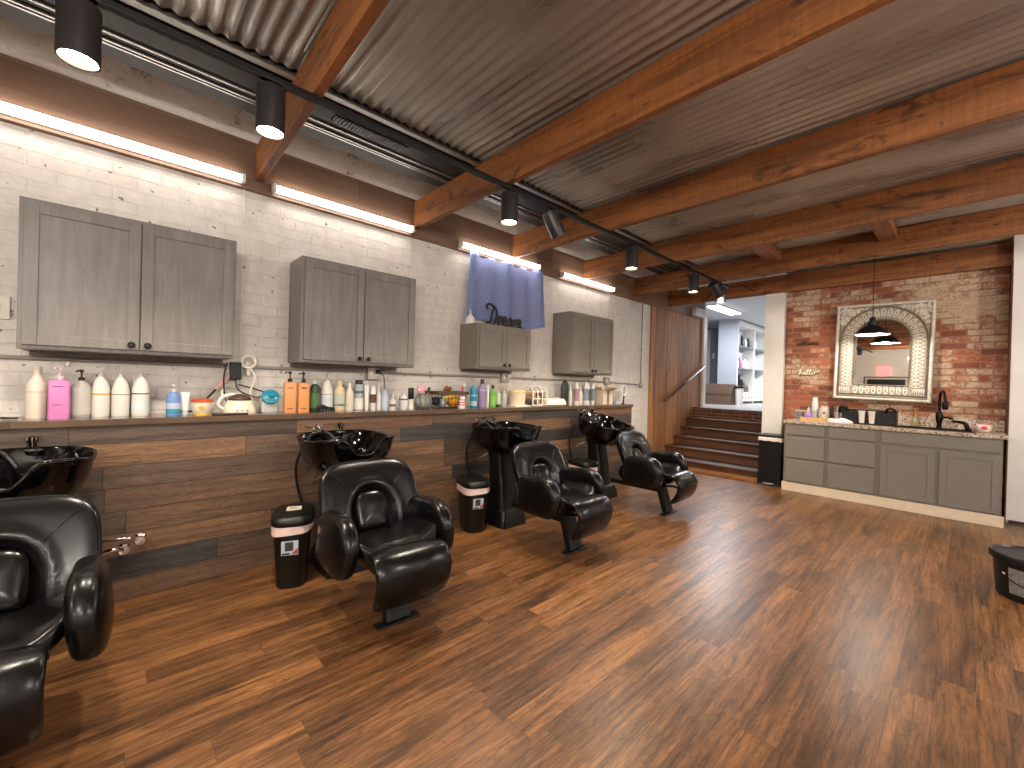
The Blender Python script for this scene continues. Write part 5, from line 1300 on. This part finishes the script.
ld = bpy.data.lights.new('pendant_glow', 'POINT'); ld.energy = P_PEND; ld.shadow_soft_size = .03; ld.color = (1, .92, .82)
lo = bpy.data.objects.new('pendant_glow', ld); COL.objects.link(lo); lo.parent = t; lo.location = (0, 0, zz+.022)

# ------------------------------------------------------------ black tub at the right edge
t = thing('storage_tub', 'round black tub with lid and paper label at the right edge of the floor', 'tub', (3.985, 4.42, 0))
bm = B(); lathe(bm, [(.155, 0), (.165, .01), (.185, .255), (.19, .26)], n=48); obj('body', bm, M_plast, t, True, auto=40)
bm = B(); lathe(bm, [(.197, .247), (.203, .252), (.203, .282), (.197, .292), (.188, .282), (.15, .279), (.0, .284)], n=48); obj('lid', bm, M_plast, t, True, auto=40)
bm = B(); R = []
for z in (.05, .215):
    rr = .1655+(z/.235)*.02+.001; R.append([bm.verts.new((rr*math.cos(a), rr*math.sin(a), z)) for a in [math.radians(-130+k*5) for k in range(15)]])
for k in range(14): bm.faces.new((R[0][k], R[0][k+1], R[1][k+1], R[1][k]))
o = obj('paper_label', bm, mat('grey_label', lin(126, 122, 116), .6, var=.35, scale=50), t, True)
bm = B(); tube(bm, [((.1655+(.13-k*.006)/.235*.02+.003)*math.cos(math.radians(-130+k*5)), (.1655+(.13-k*.006)/.235*.02+.003)*math.sin(math.radians(-130+k*5)), .14-.06*math.sin(k/14*PI/2)) for k in range(15)], .005, 5)
obj('label_stripe', bm, mat('stripe_dark', lin(36, 34, 34), .5), t, True)
bm = B(); lathe(bm, [(.009, 0), (.007, .008), (0, .009)], (.176*math.cos(math.radians(-140)), .176*math.sin(math.radians(-140)), .165), 10, M=Matrix.Rotation(PI/2, 4, 'X') @ Matrix.Rotation(0, 4, 'Y')); obj('rivet', bm, M_chrome, t)

# ------------------------------------------------------------ far side of the room that the mirror shows
t = thing('exit_sign', 'red lit sign on the rear wall, seen only in the mirror', 'sign', (1.62, -5.99, 2.1))
bm = B(); box(bm, (-.2, 0, -.15), (.2, .05, .15), .01); obj('face', bm, mat('red_lit', lin(220, 60, 60), .4, emit=1.2, ecol=(1, .18, .16, 1)), t)
t = thing('wall_screen', 'wide black screen on the rear wall, seen only in the mirror', 'screen', (1.7, -5.998, 1.56))
bm = B(); box(bm, (-.52, 0, 0), (.52, .05, .25), .012); obj('panel', bm, M_plast, t)
bm = B(); box(bm, (-.62, 0, .30), (.62, .03, .34), .004); box(bm, (-.62, 0, -.1), (-.58, .03, .30), .004); box(bm, (.58, 0, -.1), (.62, .03, .30), .004); obj('frame', bm, mat('dark_frame', lin(90, 78, 66), .5), t)

# pipe and hook on the wall just left of the wooden corner
t = thing('wall_pipe', 'thin grey conduit drop with a round box at the end of the white brick wall', 'conduit', (.002, 6.3, 1.36))
bm = B(); tube(bm, [(.012, 0, 0), (.012, 0, 1.33)], .008, 7); obj('pipe', bm, mat('grey_conduit', lin(150, 144, 138), .5), t, True)
bm = B(); lathe(bm, [(.05, 0), (.05, .035), (.04, .04), (0, .04)], (0, 0, -.02), 20, M=Matrix.Rotation(PI/2, 4, 'Y')); obj('junction_box', bm, M_steel, t, True, auto=40)
